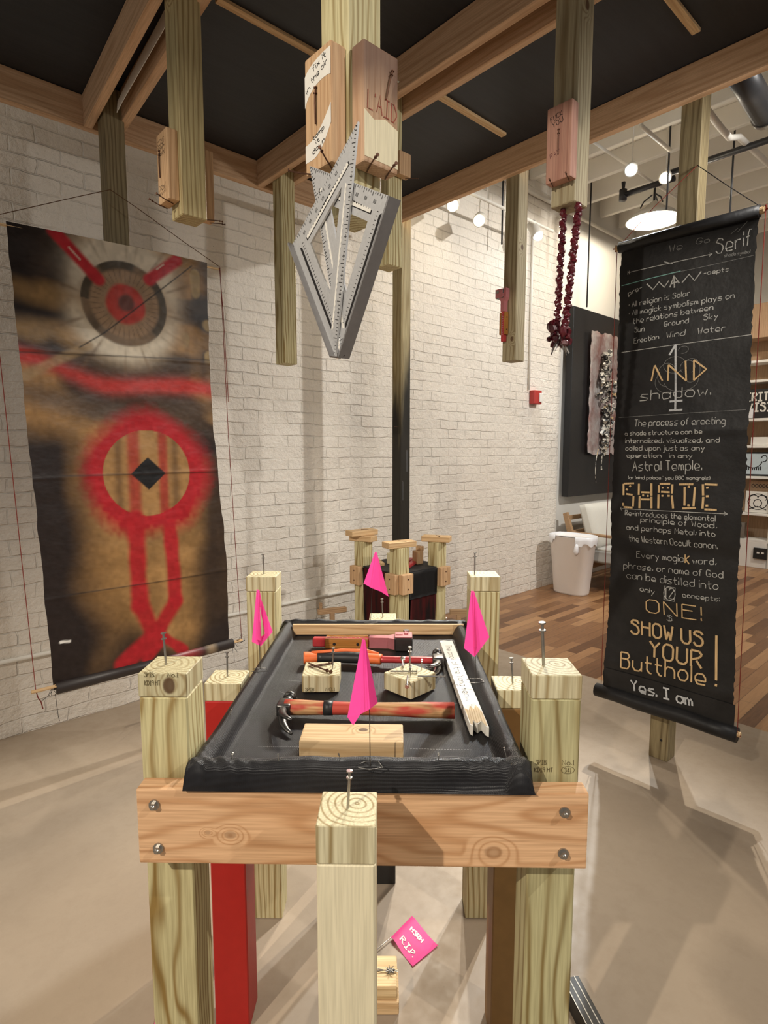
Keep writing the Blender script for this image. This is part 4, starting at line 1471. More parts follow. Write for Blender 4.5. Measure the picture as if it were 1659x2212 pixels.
LINES = [
('We',1.839,2.357,1.891,2.357,0.0274,'c'),('Go',1.946,2.365,1.997,2.359,0.0227,'c'),('Serif',2.026,2.306,2.153,2.312,0.0594,'w'),
('shade symbol',2.057,2.286,2.150,2.280,0.0129,'c'),('pre-',1.668,2.206,1.731,2.222,0.0187,'w'),('-cepts',1.984,2.230,2.077,2.227,0.0170,'w'),
('· All religion is Solar',1.672,2.152,1.933,2.157,0.0229,'w'),('· All magick symbolism plays on',1.674,2.114,2.104,2.116,0.0229,'w'),
('the relations between',1.695,2.075,2.028,2.082,0.0229,'w'),('Sun',1.704,2.035,1.750,2.034,0.0229,'w'),('Ground',1.837,2.041,1.936,2.042,0.0220,'w'),
('Sky',1.994,2.044,2.049,2.044,0.0229,'w'),('Erection',1.706,1.985,1.818,1.990,0.0229,'w'),('Wind',1.852,1.990,1.927,1.991,0.0240,'w'),
('Water',1.977,1.989,2.080,1.989,0.0251,'w'),('shadow.',1.744,1.725,2.042,1.730,0.0462,'w'),
('The process of erecting',1.725,1.610,2.105,1.608,0.0298,'w'),('a shade structure can be',1.681,1.568,2.020,1.570,0.0194,'w'),
('internalized, visualized, and',1.683,1.533,2.087,1.532,0.0216,'w'),('called upon just as any',1.684,1.499,2.031,1.499,0.0217,'w'),
('operation   in any',1.690,1.466,1.983,1.467,0.0195,'w'),('Astral Temple.',1.720,1.404,2.023,1.416,0.0432,'w'),
("(or 'mind palace,' you BBC mongrels)",1.699,1.364,2.058,1.375,0.0152,'w'),
('Re-introduces the elemental',1.692,1.192,2.088,1.200,0.0243,'w'),('principle of Wood,',1.768,1.168,2.096,1.171,0.0238,'w'),
('and perhaps Metal; into',1.699,1.124,2.091,1.134,0.0243,'w'),('the Western Occult canon.',1.711,1.068,2.101,1.082,0.0288,'w'),
('Every magic',1.752,0.995,1.966,1.006,0.0286,'w'),('word,',2.005,1.004,2.100,1.013,0.0286,'w'),('phrase, or name of God',1.692,0.935,2.128,0.960,0.0292,'w'),
('can be distilled into',1.710,0.888,2.113,0.907,0.0336,'w'),('only',1.777,0.839,1.844,0.836,0.0243,'w'),('12',1.892,0.828,1.934,0.830,0.0470,'w'),
('concepts:',1.971,0.848,2.121,0.858,0.0209,'w'),('$',1.905,0.725,1.928,0.725,0.0257,'w'),('Yes. I am',1.762,0.350,2.040,0.365,0.0503,'b')]
for kind, mat, wd in (('w', 'chalk', .0030), ('c', 'chalk_dim', .0026), ('b', 'chalk_bold', .0085)):
    for (tx, a0, b0, a1, b1_, h, k) in LINES:
        if k != kind: continue
        ww = wd * (1.3 if h > .04 and k == 'w' else 1)
        lift = .010 if k == 'b' else .0022
        obj('chalk_lettering', ribbon(bmesh.new(), fit_text(tx, a0, b0, a1, b1_, h), ww, lambda u, z, l_=lift: rb(u, z, l_)), M[mat], rhang)
# drawn lines, arrows and the zigzag word
circ = lambda cx, cz, rx, rz, a0, a1, n=18: [(cx + rx * math.cos(a0 + (a1 - a0) * i / n), cz + rz * math.sin(a0 + (a1 - a0) * i / n)) for i in range(n + 1)]
long = lambda a, b, n=16: [(a[0] + (b[0] - a[0]) * i / n, a[1] + (b[1] - a[1]) * i / n) for i in range(n + 1)]
st = [long((1.661, 2.308), (2.012, 2.309)), [(1.821, 2.320), (1.859, 2.303)], [(1.661, 2.315), (1.661, 2.300)], [(1.668, 2.315), (1.668, 2.300)], [(2.00, 2.316), (2.012, 2.309), (2.0, 2.302)],
      long((1.648, 1.952), (2.176, 1.959)), long((1.67, 1.222), (2.134, 1.235)), [(1.672, 1.230), (1.668, 1.222), (1.674, 1.214)], [(2.12, 1.243), (2.134, 1.235), (2.12, 1.228)]]
obj('chalk_line', ribbon(bmesh.new(), st, .0028, lambda u, z: rb(u, z, .0022)), M['chalk'], rhang)
st = [long((1.646, 1.653), (2.175, 1.663)), long((1.80, 2.262), (2.165, 2.268)), circ(1.89, 1.87, .045, .035, .4, 5.6), circ(1.945, 1.855, .03, .028, -1, 4), circ(1.86, 1.83, .04, .05, .5, 4.8),
      circ(1.92, 1.80, .07, .045, 3.3, 6.4), circ(1.96, 1.84, .035, .05, -2, 2.2), circ(1.925, 1.93, .02, .015, -2, 3.2), circ(1.87, 1.80, .06, .05, 2.6, 5.2),
      [(2.075, 2.372), (2.10, 2.39)], [(2.10, 2.375), (2.135, 2.41)]]
obj('chalk_flourish', ribbon(bmesh.new(), st, .0022, lambda u, z: rb(u, z, .0020)), M['chalk_dim'], rhang)
obj('chalk_line', ribbon(bmesh.new(), [long((1.633, 2.256), (1.892, 2.266))], .0035, lambda u, z: rb(u, z, .0022)), M['chalk_blue'], rhang)
st = [[(1.751, 2.240), (1.779, 2.211), (1.804, 2.238), (1.827, 2.211), (1.845, 2.235)], [(1.851, 2.206), (1.866, 2.252), (1.889, 2.216)], [(1.866, 2.252), (1.870, 2.201)], [(1.857, 2.220), (1.884, 2.224)],
      [(1.900, 2.216), (1.927, 2.245), (1.949, 2.215), (1.974, 2.247)]]
obj('zigzag_lettering', ribbon(bmesh.new(), st, .0055, lambda u, z: rb(u, z, .0022)), M['chalk'], rhang)
st = [long((1.892, 1.957), (1.904, 1.673)), [(1.868, 1.914), (1.892, 1.957)], [(1.878, 1.713), (1.932, 1.714)], [(1.878, 1.674), (1.934, 1.675)]]
obj('drawn_spear', ribbon(bmesh.new(), st, .0085, lambda u, z: rb(u, z, .0024)), M['chalk_bold'], rhang)
bm = ribbon(bmesh.new(), [circ(1.913, .852, .026, .030, 0, 6.28), [(1.889, .820), (1.937, .820), (1.937, .883), (1.889, .883), (1.889, .82)]], .003, lambda u, z: rb(u, z, .0022))
obj('chalk_line', bm, M['chalk'], rhang)
# slat letters
M['slat'] = M['stick']


def slat_word(strokes, wd=.0075, nm='slat_letters'):
    obj(nm, sticks(bmesh.new(), strokes, wd, .0035, lambda u, z, w_: rb(u, z, .002 + w_)), M['slat'], rhang)


slat_word([[(1.794, 1.808), (1.807, 1.876), (1.843, 1.806)], [(1.867, 1.804), (1.867, 1.872), (1.943, 1.797), (1.936, 1.882)], [(1.973, 1.797), (1.970, 1.881), (2.020, 1.839), (1.973, 1.797)]], .006)
SHADE = {'S': [[(1.68, 1.342), (1.729, 1.346)], [(1.678, 1.341), (1.681, 1.287)], [(1.692, 1.318), (1.70, 1.312)], [(1.694, 1.294), (1.725, 1.291)], [(1.73, 1.285), (1.73, 1.237)], [(1.68, 1.251), (1.682, 1.236)], [(1.685, 1.231), (1.727, 1.231)], [(1.708, 1.328), (1.714, 1.334)]],
         'H': [[(1.753, 1.345), (1.755, 1.293)], [(1.760, 1.288), (1.761, 1.231)], [(1.812, 1.349), (1.815, 1.293)], [(1.815, 1.288), (1.818, 1.235)], [(1.766, 1.306), (1.806, 1.307)], [(1.772, 1.292), (1.780, 1.292)], [(1.794, 1.291), (1.802, 1.291)], [(1.767, 1.273), (1.808, 1.275)]],
         'A': [[(1.85, 1.349), (1.896, 1.351)], [(1.847, 1.342), (1.848, 1.308)], [(1.847, 1.30), (1.849, 1.237)], [(1.906, 1.349), (1.906, 1.308)], [(1.906, 1.30), (1.915, 1.242)], [(1.860, 1.332), (1.868, 1.332)], [(1.884, 1.333), (1.892, 1.333)], [(1.858, 1.313), (1.896, 1.313)], [(1.861, 1.295), (1.869, 1.296)], [(1.888, 1.297), (1.897, 1.297)]],
         'D': [[(1.935, 1.35), (1.993, 1.353)], [(1.959, 1.341), (1.963, 1.258)], [(2.001, 1.341), (2.0, 1.258)], [(1.954, 1.245), (2.01, 1.251)], [(1.972, 1.342), (1.980, 1.341)], [(1.975, 1.261), (1.985, 1.260)]],
         'E': [[(2.039, 1.355), (2.088, 1.355)], [(2.032, 1.355), (2.036, 1.307)], [(2.037, 1.301), (2.037, 1.251)], [(2.046, 1.340), (2.055, 1.342)], [(2.047, 1.304), (2.058, 1.305)], [(2.048, 1.264), (2.058, 1.265)], [(2.045, 1.248), (2.092, 1.249)]]}
for kx, strokes in SHADE.items(): slat_word(strokes, .0082)
slat_word([[(1.972, 1.040), (1.974, 1.003)], [(1.990, 1.036), (1.976, 1.020), (1.991, 1.000)]], .0045)
for (tx, a0, b0, a1, b1_, h, wd) in (('ONE!', 1.812, .744, 2.055, .758, .0615, .0042), ('SHOW US', 1.742, .625, 2.065, .642, .0654, .0085), ('YOUR', 1.837, .536, 2.066, .545, .073, .0085), ('Butthole', 1.707, .447, 2.087, .476, .076, .0062)):
    slat_word(fit_text(tx, a0, b0, a1, b1_, h, .05), wd)
slat_word([[(2.117, .706), (2.128, .510)], [(2.129, .494), (2.129, .484)]], .009)

# ------------------------------------------------------------------ red garland
gar = thing('red_garland', 'dark red braided garland of two strands hung from a post', 'garland', P(-.965, -1.83, 2.325), ANG)
rs = random.Random(12)


def strand(x0, y0, z0, x1, y1, z1, r):
    bm = bmesh.new()
    n = 46
    pts, rad = [], []
    for i in range(n * 4 + 1):
        s = i / (n * 4)
        tw = 2 * PI * s * 11
        pts.append((x0 + (x1 - x0) * s + .0030 * math.cos(tw), y0 + (y1 - y0) * s + .0030 * math.sin(tw), z0 + (z1 - z0) * s))
        a = r * (.66 + .34 * abs(math.sin(PI * s * n * .85)) * rs.uniform(.6, 1.2))
        rad.append((a, a * rs.uniform(.8, 1.1)))
    return tube(bm, pts, rad, 9)


obj('strand', strand(-.012, .012, 0, -.02, .02, -.41, .0125), M['garland'], gar)
obj('strand', strand(-.02, -.050, .0, -.022, -.012, -.41, .0135), M['garland'], gar)
bm = bmesh.new()
for k in range(34):
    p = Vector((-.02 + rs.uniform(-.03, .03), .008 + rs.uniform(-.038, .038), -.425 + rs.uniform(-.035, .045)))
    r = bmesh.ops.create_icosphere(bm, subdivisions=1, radius=rs.uniform(.008, .015), matrix=Matrix.Translation(p) @ Matrix.Diagonal((1, 1, rs.uniform(.8, 1.8), 1)))
    for v in r['verts']: v.co += Vector((rs.uniform(-.003, .003),) * 3)
obj('tassel', bm, M['garland'], gar)
for k in range(13):
    a = rs.uniform(0, 2 * PI)
    d = Vector((math.cos(a) * .5, math.sin(a) * .55, -1)).normalized()
    bm = tube(bmesh.new(), [Vector((-.02, .006, -.425)), Vector((-.02, .006, -.425)) + d * rs.uniform(.05, .078)], .0014, 6)
    obj('nail', bm, M['steel'], gar)

# ------------------------------------------------------------------ altar by the charred post
AC = (-.175, -.175)
altar = thing('altar_box', 'black and dark red draped box standing among the capped altar posts', 'altar', P(AC[0], AC[1], 0), ANG)
bm = bmesh.new()
s_ = .128
box(bm, s_ * 2, s_ * 2, .70, (0, 0, .37), .012, None, 2)
obj('body', bm, M['black_cloth'], altar)


def drape(nm, mat, side, z0, z1, off, u0, u1, flare=.0):
    bm = bmesh.new()
    n, m = 14, 8
    g = []
    for j in range(m + 1):
        k = j / m
        row = []
        for i in range(n + 1):
            u = u0 + (u1 - u0) * i / n
            o_ = s_ + off + flare * (1 - k) + .004 * math.sin(i * 1.7) * (1 - k)
            z = z0 + (z1 - z0) * k
            row.append(bm.verts.new((-o_, u, z) if side == 'l' else (u, -o_, z)))
        g.append(row)
    for j in range(m):
        for i in range(n): bm.faces.new((g[j][i], g[j][i + 1], g[j + 1][i + 1], g[j + 1][i]))
    bmesh.ops.solidify(bm, geom=bm.faces[:], thickness=.002)
    obj(nm, bm, mat, altar, (0, 0, 0), (0, 0, 0), True)


drape('drape', M['red_cloth'], 'l', .10, .725, .093, -.128, .128, -.02)
drape('drape', M['red_cloth'], 'r', .10, .60, .090, -.110, .128, -.02)
drape('drape', M['black_cloth'], 'r', .555, .730, .096, -.128, .128)
a_, b_ = .128, .216
obj('top_sheet', prism(bmesh.new(), [(-a_, -b_), (a_, -b_), (a_, -a_), (b_, -a_), (b_, a_), (a_, a_), (a_, b_), (-a_, b_), (-a_, a_), (-b_, a_), (-b_, -a_), (-a_, -a_)], .725, .733), M['black_cloth'], altar)


def altar_post(label, x, y, h=.893):
    return post('altar_post', label, 'post', P(x, y), h, M['pine'], ANG, 'posts of the altar')


altar_post('nearest altar post, in front of the black and red box', -.35, -.35)
altar_post('altar post left of the black and red box', -.35, 0, .893)
altar_post('altar post right of the black and red box', 0, -.35, .893)


def clamp(label, x, y, sx, sy):
    o = board_block(label, M['spf_z'], (x, y, .605), sx, sy, .125, 'screwed blocks on the altar posts')
    for dz in (.03, .095):
        q = (-sx / 2 - .0005, 0, dz) if sx < sy else (0, -sy / 2 - .0005, dz)
        q2 = (-sx / 2 - .001, 0, dz) if sx < sy else (0, -sy / 2 - .001, dz)
        obj('screw', cyl(bmesh.new(), q, q2, .005, 10), M['rust'], o)
    return o


clamp('screwed block on the left face of the nearest altar post', -.35 - .064, -.35, .038, .092)
clamp('screwed block on the right face of the nearest altar post', -.35, -.35 - .064, .092, .038)
clamp('screwed block on the outer side of the left altar post', -.35 - .064, .0, .038, .092)
clamp('screwed block on the outer side of the right altar post', .0, -.35 - .064, .092, .038)


def cap_block(label, x, y, z, rz, L=.205, tilt=0):
    o = in_p('cap_block', B(L, .089, .037, (0, 0, .0185), .003), M['spf'], (x, y, z), None, False, rz)
    tag(o, label, 'wood block', 'boards capping the altar posts')
    nail(o, (.0, .0, .039), (PI / 2, 0, .6), True, .6)
    return o


cap_block('short board laid across the top of the nearest altar post', -.345, -.345, .8935, math.radians(-12))
cap_block('lower of the two crossed boards on the left altar post', -.35, -.0, .8935, math.radians(-70), .17)
cap_block('upper of the two crossed boards on the left altar post', -.355, .01, .931, math.radians(-8))
cap_block('short board laid across the top of the right altar post', .0, -.345, .8935, math.radians(-58), .19)

at = .7335
o = tag(in_p('wood_block', B(.07, .05, .075, (0, 0, .0375), .003), M['pine_end'], (-.19, -.12, at)), 'small offcut bristling with nails on top of the altar box', 'wood block')
for k in range(4): nail(o, (-.022 + .014 * k, -.01, .075), (0, 0, 0), False, .35)
o = tag(in_p('wood_block', B(.06, .05, .09, (0, 0, .045), .003), M['spf_z'], (-.065, -.235, at)), 'pinkish stepped block beside the right altar post', 'wood block')
obj('step', B(.03, .05, .03, (0, 0, .015), .002), M['spf_z'], o, (.018, 0, .09))
o = tag(in_p('red_board', B(.24, .035, .022, (0, 0, .011), .003), M['tool_red'], (-.17, -.265, at), None, False, math.radians(28)), 'red painted bar lying on the right of the altar top', 'bar')
o = tag(in_p('red_board', B(.20, .03, .026, (0, 0, .013), .003), M['tool_red'], (-.12, -.19, at), None, False, math.radians(28)), 'red painted bar lying toward the back of the altar top', 'bar')
o = tag(in_p('pale_slat', B(.17, .03, .02, (0, 0, .01), .002), M['spf'], (-.255, -.06, at), None, False, math.radians(60)), 'pale red-tinged slat on the left of the altar top', 'slat')
o = tag(in_p('stub_post', B(PW, PW, .47, (0, 0, .235), .002), M['pine'], (-.475, -.475, 0)), 'short stub post topped with nails right behind the table tarp', 'post')
nail(o, (-.01, .0, .475), (PI / 2 - .2, 0, .8), False, .7)
o = tag(in_p('wood_bar', B(.20, .03, .035, (0, 0, .0175), .002), M['oak'], (-.52, .13, .40), None, False, math.radians(-20)), 'small brown rail low at the left of the altar', 'bar')
obj('upright', B(.02, .02, .06, (0, 0, .03), .002), M['oak'], o, (-.08, 0, .02))
obj('leg', B(.03, .03, .40, (0, 0, -.2), .002), M['oak'], o, (.0, 0, 0.0))
o = tag(in_p('wood_bar', B(.12, .03, .035, (0, 0, .0175), .002), M['oak'], (.09, -.47, .40), None, False, math.radians(-40)), 'small brown rail low at the right of the altar', 'bar')
obj('leg', B(.03, .03, .40, (0, 0, -.2), .002), M['oak'], o, (.0, 0, 0.0))

# ------------------------------------------------------------------ black panel with the wrapped relief
pan = thing('display_panel', 'tall black display panel mounted on the far wall', 'panel', P(2.95, .49, .985), ANG)
obj('board', B(1.95, .08, 2.05, (.975, -.04, 1.025), .004), M['panel'], pan)
art = thing('wrapped_relief', 'pinkish plastic-wrapped canvas with a clump of black and white scraps', 'artwork', P(3.26, .40, 1.455), ANG)
t = NT('plastic_wrap')
v = t.obco()
n1_ = t.noise(v, 3.5, 4, .6)
fold = t.noise(t.vm('MULTIPLY', v, (14, 14, 4)), 1, 4, .6)
t.bump(fold, .8, .03)
M['wrap'] = t.fin(t.mix(t.rng(n1_, .38, .62), (.36, .20, .18), (.62, .58, .56)), .22, 0, .6)
bm = bmesh.new()
rs = random.Random(8)
n, m = 14, 24
g = [[bm.verts.new((.85 * i / n, -.035 + rs.uniform(-.008, .008), 1.36 * j / m + (rs.uniform(-.02, .02) if j in (0, m) else 0))) for i in range(n + 1)] for j in range(m + 1)]
for j in range(m):
    for i in range(n): bm.faces.new((g[j][i], g[j][i + 1], g[j + 1][i + 1], g[j + 1][i]))
bmesh.ops.solidify(bm, geom=bm.faces[:], thickness=.03)
obj('canvas', bm, M['wrap'], art, (0, 0, 0), (0, 0, 0), True)
t = NT('scraps')
v = t.obco()
n1_ = t.noise(v, 26, 3, .6)
sc = t.mix(t.rng(n1_, .47, .55), (.015, .014, .014), (.58, .54, .46))
sc = t.mix(t.rng(t.noise(v, 8, 2), .62, .68), sc, (.50, .34, .16))
M['scraps'] = t.fin(sc, .4, 0, .5)
bm = bmesh.new()
for k in range(150):
    z = rs.uniform(.02, 1.14)
    wd = .16 * math.exp(-((z - .72) / .22) ** 2) + .06 * math.exp(-((z - .30) / .2) ** 2) + .03
    x = .30 + .05 * math.sin(z * 4) + rs.uniform(-wd, wd)
    L = rs.uniform(.03, .075)
    mt = Matrix.Translation((x, -.065 - rs.uniform(0, .04), z)) @ Matrix.Rotation(rs.uniform(0, 6.28), 4, 'Y') @ Matrix.Rotation(rs.uniform(-.8, .8), 4, 'X')
    r = bmesh.ops.create_cone(bm, segments=5, radius1=L * .5, radius2=.004, depth=L * rs.uniform(.6, 1.6), cap_ends=True, matrix=mt)
    for q in r['verts']: q.co += Vector((rs.uniform(-.01, .01), rs.uniform(-.01, .01), rs.uniform(-.01, .01)))
tube(bm, [(.12, -.06, .66), (.2, -.08, .69), (.28, -.08, .72)], .014, 6)
o = obj('scraps', bm, M['scraps'], art)
o['kind'] = 'stuff'
bm = bmesh.new()
tube(bm, [(.20, -.06, .06), (.17, -.055, -.05), (.17, -.05, -.15), (.17, -.05, -.25), (.20, -.05, -.33)], [.006, .004, .005, .003, .006], 6)
tube(bm, [(.28, -.06, .06), (.30, -.055, -.05), (.30, -.05, -.12), (.31, -.05, -.18)], [.012, .006, .004, .010], 6)
obj('dangling_strip', bm, M['scraps'], art)

# ------------------------------------------------------------------ sofa and bin
sofa = thing('sofa', 'oak framed sofa with pale cushions under the black panel', 'sofa', P(2.93, .44, 0), ANG)
FW = 1.55
for (x) in (0, FW):
    bm = bmesh.new()
    prism(bm, [(0, .80), (-.045, .82), (-.30, .10), (-.26, .0), (-.18, .0), (-.15, .30)], -.02, .02, lambda a, b, c: Vector((x + c, a, b)))
    obj('back_post', bm, M['oak'], sofa)
    bm = bmesh.new()
    box(bm, .045, .72, .03, (x, -.43, .60), .008, None, 2)
    obj('armrest', bm, M['oak'], sofa)
    bm = bmesh.new()
    box(bm, .04, .04, .59, (x, -.75, .295), .006)
    obj('leg', bm, M['oak'], sofa)
for z in (.45, .60, .76):
    obj('back_slat', B(FW, .018, .05, (FW / 2, -.05 - (.8 - z) * .3, z), .004), M['oak'], sofa)
obj('seat_rail', B(FW, .03, .10, (FW / 2, -.745, .235), .004), M['oak'], sofa)
obj('seat_rail', B(FW, .03, .10, (FW / 2, -.22, .235), .004), M['oak'], sofa)


def cushion(nm, sx, sy, sz, loc, rx, mat, parent, puff=.5):
    bm = bmesh.new()
    bmesh.ops.create_cube(bm, size=1, matrix=Matrix.Diagonal((sx, sy, sz, 1)))
    bmesh.ops.subdivide_edges(bm, edges=bm.edges[:], cuts=9, use_grid_fill=True)
    ax = (sx, sy, sz)
    th = ax.index(min(ax))
    for v in bm.verts:
        q = [v.co[i] / ax[i] * 2 for i in range(3)]
        e = 1
        for i in range(3):
            if i != th: e *= (1 - abs(q[i]) ** 4) ** .45 if abs(q[i]) < 1 else 0
        v.co[th] *= (1 - puff) + puff * e * 1.25
    obj(nm, bm, mat, parent, loc, (rx, 0, 0), True)


cushion('seat_cushion', .76, .56, .17, (.40, -.48, .37), 0, M['cushion_grey'], sofa, .35)
cushion('seat_cushion', .76, .56, .17, (1.17, -.48, .37), 0, M['cushion_grey'], sofa, .35)
cushion('back_cushion', .66, .17, .50, (.37, -.27, .67), -.30, M['cushion'], sofa, .6)
cushion('back_cushion', .66, .17, .50, (1.10, -.27, .67), -.30, M['cushion'], sofa, .6)

wb = thing('waste_bin', 'white plastic waste bin with a clear liner by the brick wall', 'bin', P(2.66, .165, 0), ANG)


def rring(bm, sx, sy, z, n=40, e=3.0):
    out = []
    for k in range(n):
        a = 2 * PI * k / n
        ca, sa = math.cos(a), math.sin(a)
        out.append(bm.verts.new((math.copysign(abs(ca) ** (2 / e), ca) * sx, math.copysign(abs(sa) ** (2 / e), sa) * sy, z)))
    return out


def skin(bm, rings):
    for a, b in zip(rings[:-1], rings[1:]):
        n = len(a)
        for k in range(n): bm.faces.new((a[k], a[(k + 1) % n], b[(k + 1) % n], b[k]))


bm = bmesh.new()
R_ = [rring(bm, .105, .175, 0), rring(bm, .112, .182, .02), rring(bm, .15, .235, .60), rring(bm, .156, .241, .605), rring(bm, .150, .234, .61), rring(bm, .135, .22, .58), rring(bm, .10, .17, .03)]
skin(bm, R_); bm.faces.new(R_[0][::-1]); bm.faces.new(R_[-1])
obj('body', bm, M['bin'], wb, (0, 0, 0), (0, 0, 0), True)
bm = bmesh.new()
rs = random.Random(6)
R_ = [rring(bm, .161, .246, .545 + 0), rring(bm, .163, .248, .58), rring(bm, .160, .245, .618), rring(bm, .150, .234, .622), rring(bm, .14, .222, .55), rring(bm, .12, .2, .40)]
for q in R_[0]: q.co.z += rs.uniform(-.03, .02)
for q in R_[0] + R_[1] + R_[4] + R_[5]: q.co += Vector((rs.uniform(-.006, .006), rs.uniform(-.006, .006), rs.uniform(-.008, .008)))
skin(bm, R_)
bmesh.ops.delete(bm, geom=[f for f in bm.faces if f.calc_center_median().z < .60 and f.calc_center_median().x < 0.12 and abs(f.calc_center_median().y) < .2 and f.calc_center_median().x < -.155], context='FACES')
obj('liner', bm, M['liner'], wb, (0, 0, 0), (0, 0, 0), True)
bm = tube(bmesh.new(), [(-.148, -.13, .55), (-.155, -.13, .52), (-.158, -.128, .47), (-.156, -.126, .44)], [.012, .022, .026, .012], 10)
obj('liner_knot', bm, M['liner'], wb, (0, 0, 0), (0, 0, 0), True)

# ------------------------------------------------------------------ bookcase at the far right
case = thing('bookcase', 'white bookcase with wooden back against the far right wall', 'bookcase', P(5.62, -.86, 0), ANG)
CW = 1.5
obj('back', B(.02, CW, 3.0, (.27, CW / 2, 1.5)), M['shelf_back'], case)
for y in (0.0, CW):
    obj('side', B(.28, .035, 3.0, (.13, y, 1.5), .003), M['shelf_white'], case)
obj('base', B(.28, CW, .33, (.13, CW / 2, .165), .003), M['shelf_white'], case)
for z in (.36, .70, 1.17, 1.56, 1.90, 2.38, 2.62):
    obj('shelf', B(.28, CW - .035, .032, (.13, CW / 2, z - .016), .003), M['shelf_white'], case)
obj('header', B(.30, CW + .06, .42, (.12, CW / 2, 3.10), .004), M['shelf_back'], case)
# far bay beyond the near side panel
case2 = thing('bookcase', 'second white bookcase bay nearer the camera at the right picture edge', 'bookcase', P(5.62, -2.45, 0), ANG)
obj('back', B(.02, 1.5, 3.0, (.27, .75, 1.5)), M['shelf_white'], case2)
obj('side', B(.28, .035, 3.0, (.13, 0, 1.5), .003), M['shelf_white'], case2)
obj('base', B(.28, 1.54, 1.05, (.13, .77, .525), .003), M['shelf_white'], case2)
for z in (1.56, 1.90, 2.38): obj('shelf', B(.28, 1.5, .032, (.13, .75, z), .003), M['shelf_white'], case2)


def shelf_item(name, label, cat, y, z, w_, h, mat, th=.02, x=5.66):
    o = thing(name, label, cat, P(x, y, z), ANG)
    obj('board', B(th, w_, h, (0, 0, h / 2), .002), mat, o)
    return o


sg = shelf_item('shop_sign', 'black sign with bold white capitals on the upper shelf', 'sign', -.64, 1.905, .60, .36, M['black_paint'])
fl = lambda u, v: Vector((-.0112, -u, v))
obj('lettering', ribbon(bmesh.new(), fit_text('SPIRITUAL', -.27, .215, .29, .215, .10, .0) + fit_text('DIVISION', -.27, .085, .29, .085, .10, .0), .020, fl), M['white_paint'], sg)
it = shelf_item('card', 'pale printed card leaning in front of the black sign', 'card', -.49, 1.905, .20, .12, M['liner'], .004, 5.62)
it = shelf_item('framed_print', 'framed pale blue print of dark horned curves on a shelf', 'print', -.62, 1.175, .40, .30, M['panel'])
obj('paper', B(.002, .36, .26, (-.011, 0, .15)), plain('pale_blue_paper', (.50, .58, .62), .5), it)
obj('drawing', ribbon(bmesh.new(), [circ(0, .20, .10, .10, 3.3, 6.1), circ(-.12, .22, .03, .04, 0, 5), circ(.12, .22, .03, .04, -2, 3)] + [[(-.09 + .022 * k, .13 - .03 * math.sin(k * .35)), (-.09 + .022 * k, .07)] for k in range(9)], .012, lambda u, v: Vector((-.0125, -u, v))), M['ink'], it)
it = shelf_item('tile', 'white card with a dark mirrored emblem on a shelf', 'card', -.70, .705, .28, .27, M['white_paint'])
obj('drawing', ribbon(bmesh.new(), [circ(0, .14, .11, .10, 0, 6.28), circ(-.05, .19, .05, .035, 0, 4), circ(.05, .19, .05, .035, -1, 3.2), circ(0, .12, .045, .05, 0, 6.28), [(-.10, .04), (0, .08), (.10, .04)]], .010, lambda u, v: Vector((-.0112, -u, v))), M['ink'], it)
it = shelf_item('tile', 'brown patterned card behind the white emblem card', 'card', -.70, .705, .26, .40, M['shelf_back'], .01, 5.72)
obj('pattern', ribbon(bmesh.new(), [circ(-.08 + .04 * k, .34, .015, .02, 0, 6.28, 8) for k in range(5)], .008, lambda u, v: Vector((-.0062, -u, v))), M['ink'], it)
it = shelf_item('card', 'dark leaning booklet on the middle shelf', 'card', -.44, 1.565, .10, .26, M['black_paint'])
it = shelf_item('box', 'low pale box on the middle shelf', 'box', -.70, 1.565, .24, .10, M['shelf_white'], .12, 5.70)
it = shelf_item('ornament', 'silvery striped ornament on the lower shelf', 'ornament', -.50, .365, .16, .20, M['steel'], .08)
it = shelf_item('box', 'small black socket box at the foot of the bookcase', 'box', -.78, .12, .15, .14, M['black_paint'], .03, 5.598)
obj('socket', B(.004, .03, .02, (-.016, .02, .08)), M['white_paint'], it)
obj('socket', B(.004, .03, .02, (-.016, -.03, .08)), M['white_paint'], it)

# ------------------------------------------------------------------ ceiling services and lamps
def pipe(name, label, pts, r, mat, cat='pipe', seg=12):
    o = in_p(name, tube(bmesh.new(), pts, r, seg), mat, (0, 0, 0), None, True)
    return tag(o, label, cat)


pipe('ceiling_pipe', 'black pipe crossing the ceiling right of the banner post', [(2.70, -.60, 3.95), (2.72, -2.6, 3.95)], .026, M['pipe_black'])
o = pipe('ceiling_pipe', 'short black sprinkler pipe with an elbow left of the banner post', [(2.83, -.14, 3.95), (2.83, -.62, 3.95)], .026, M['pipe_black'])
bm = bmesh.new()
tube(bm, [(2.83, -.14, 3.90), (2.83, -.14, 4.0)], .036, 12)
tube(bm, [(2.83, -.14, 4.0), (2.83, -.14, 4.07)], [.012, .02], 10)
obj('elbow', bm, M['pipe_black'], o, (0, 0, 0), (0, 0, 0), True)
o = pipe('round_duct', 'fat dark duct at the upper right corner of the ceiling', [(1.35, -1.52, 3.95), (2.30, -1.47, 3.95)], .085, M['pipe_black'], 'duct', 20)
obj('clamp_ring', tube(bmesh.new(), [(2.27, -1.472, 3.95), (2.31, -1.47, 3.95)], .094, 20), M['steel'], o)
pipe('ceiling_pipe', 'white offset pipe bending down beside the banner post', [(1.9, -1.15, 4.05), (2.0, -1.17, 4.0), (2.2, -1.19, 3.95), (2.4, -1.2, 3.93), (2.55, -1.22, 3.98), (3.6, -1.26, 3.98)], .024, M['joist'])
pipe('ceiling_pipe', 'thin white pipe crossing beneath the joists behind the banner post', [(1.2, -.35, 4.02), (5.5, -.42, 4.02)], .012, M['joist'])
pipe('ceiling_pipe', 'thin white pipe crossing the joists right of the banner post', [(2.6, -1.62, 4.03), (5.8, -1.64, 4.03)], .012, M['joist'])
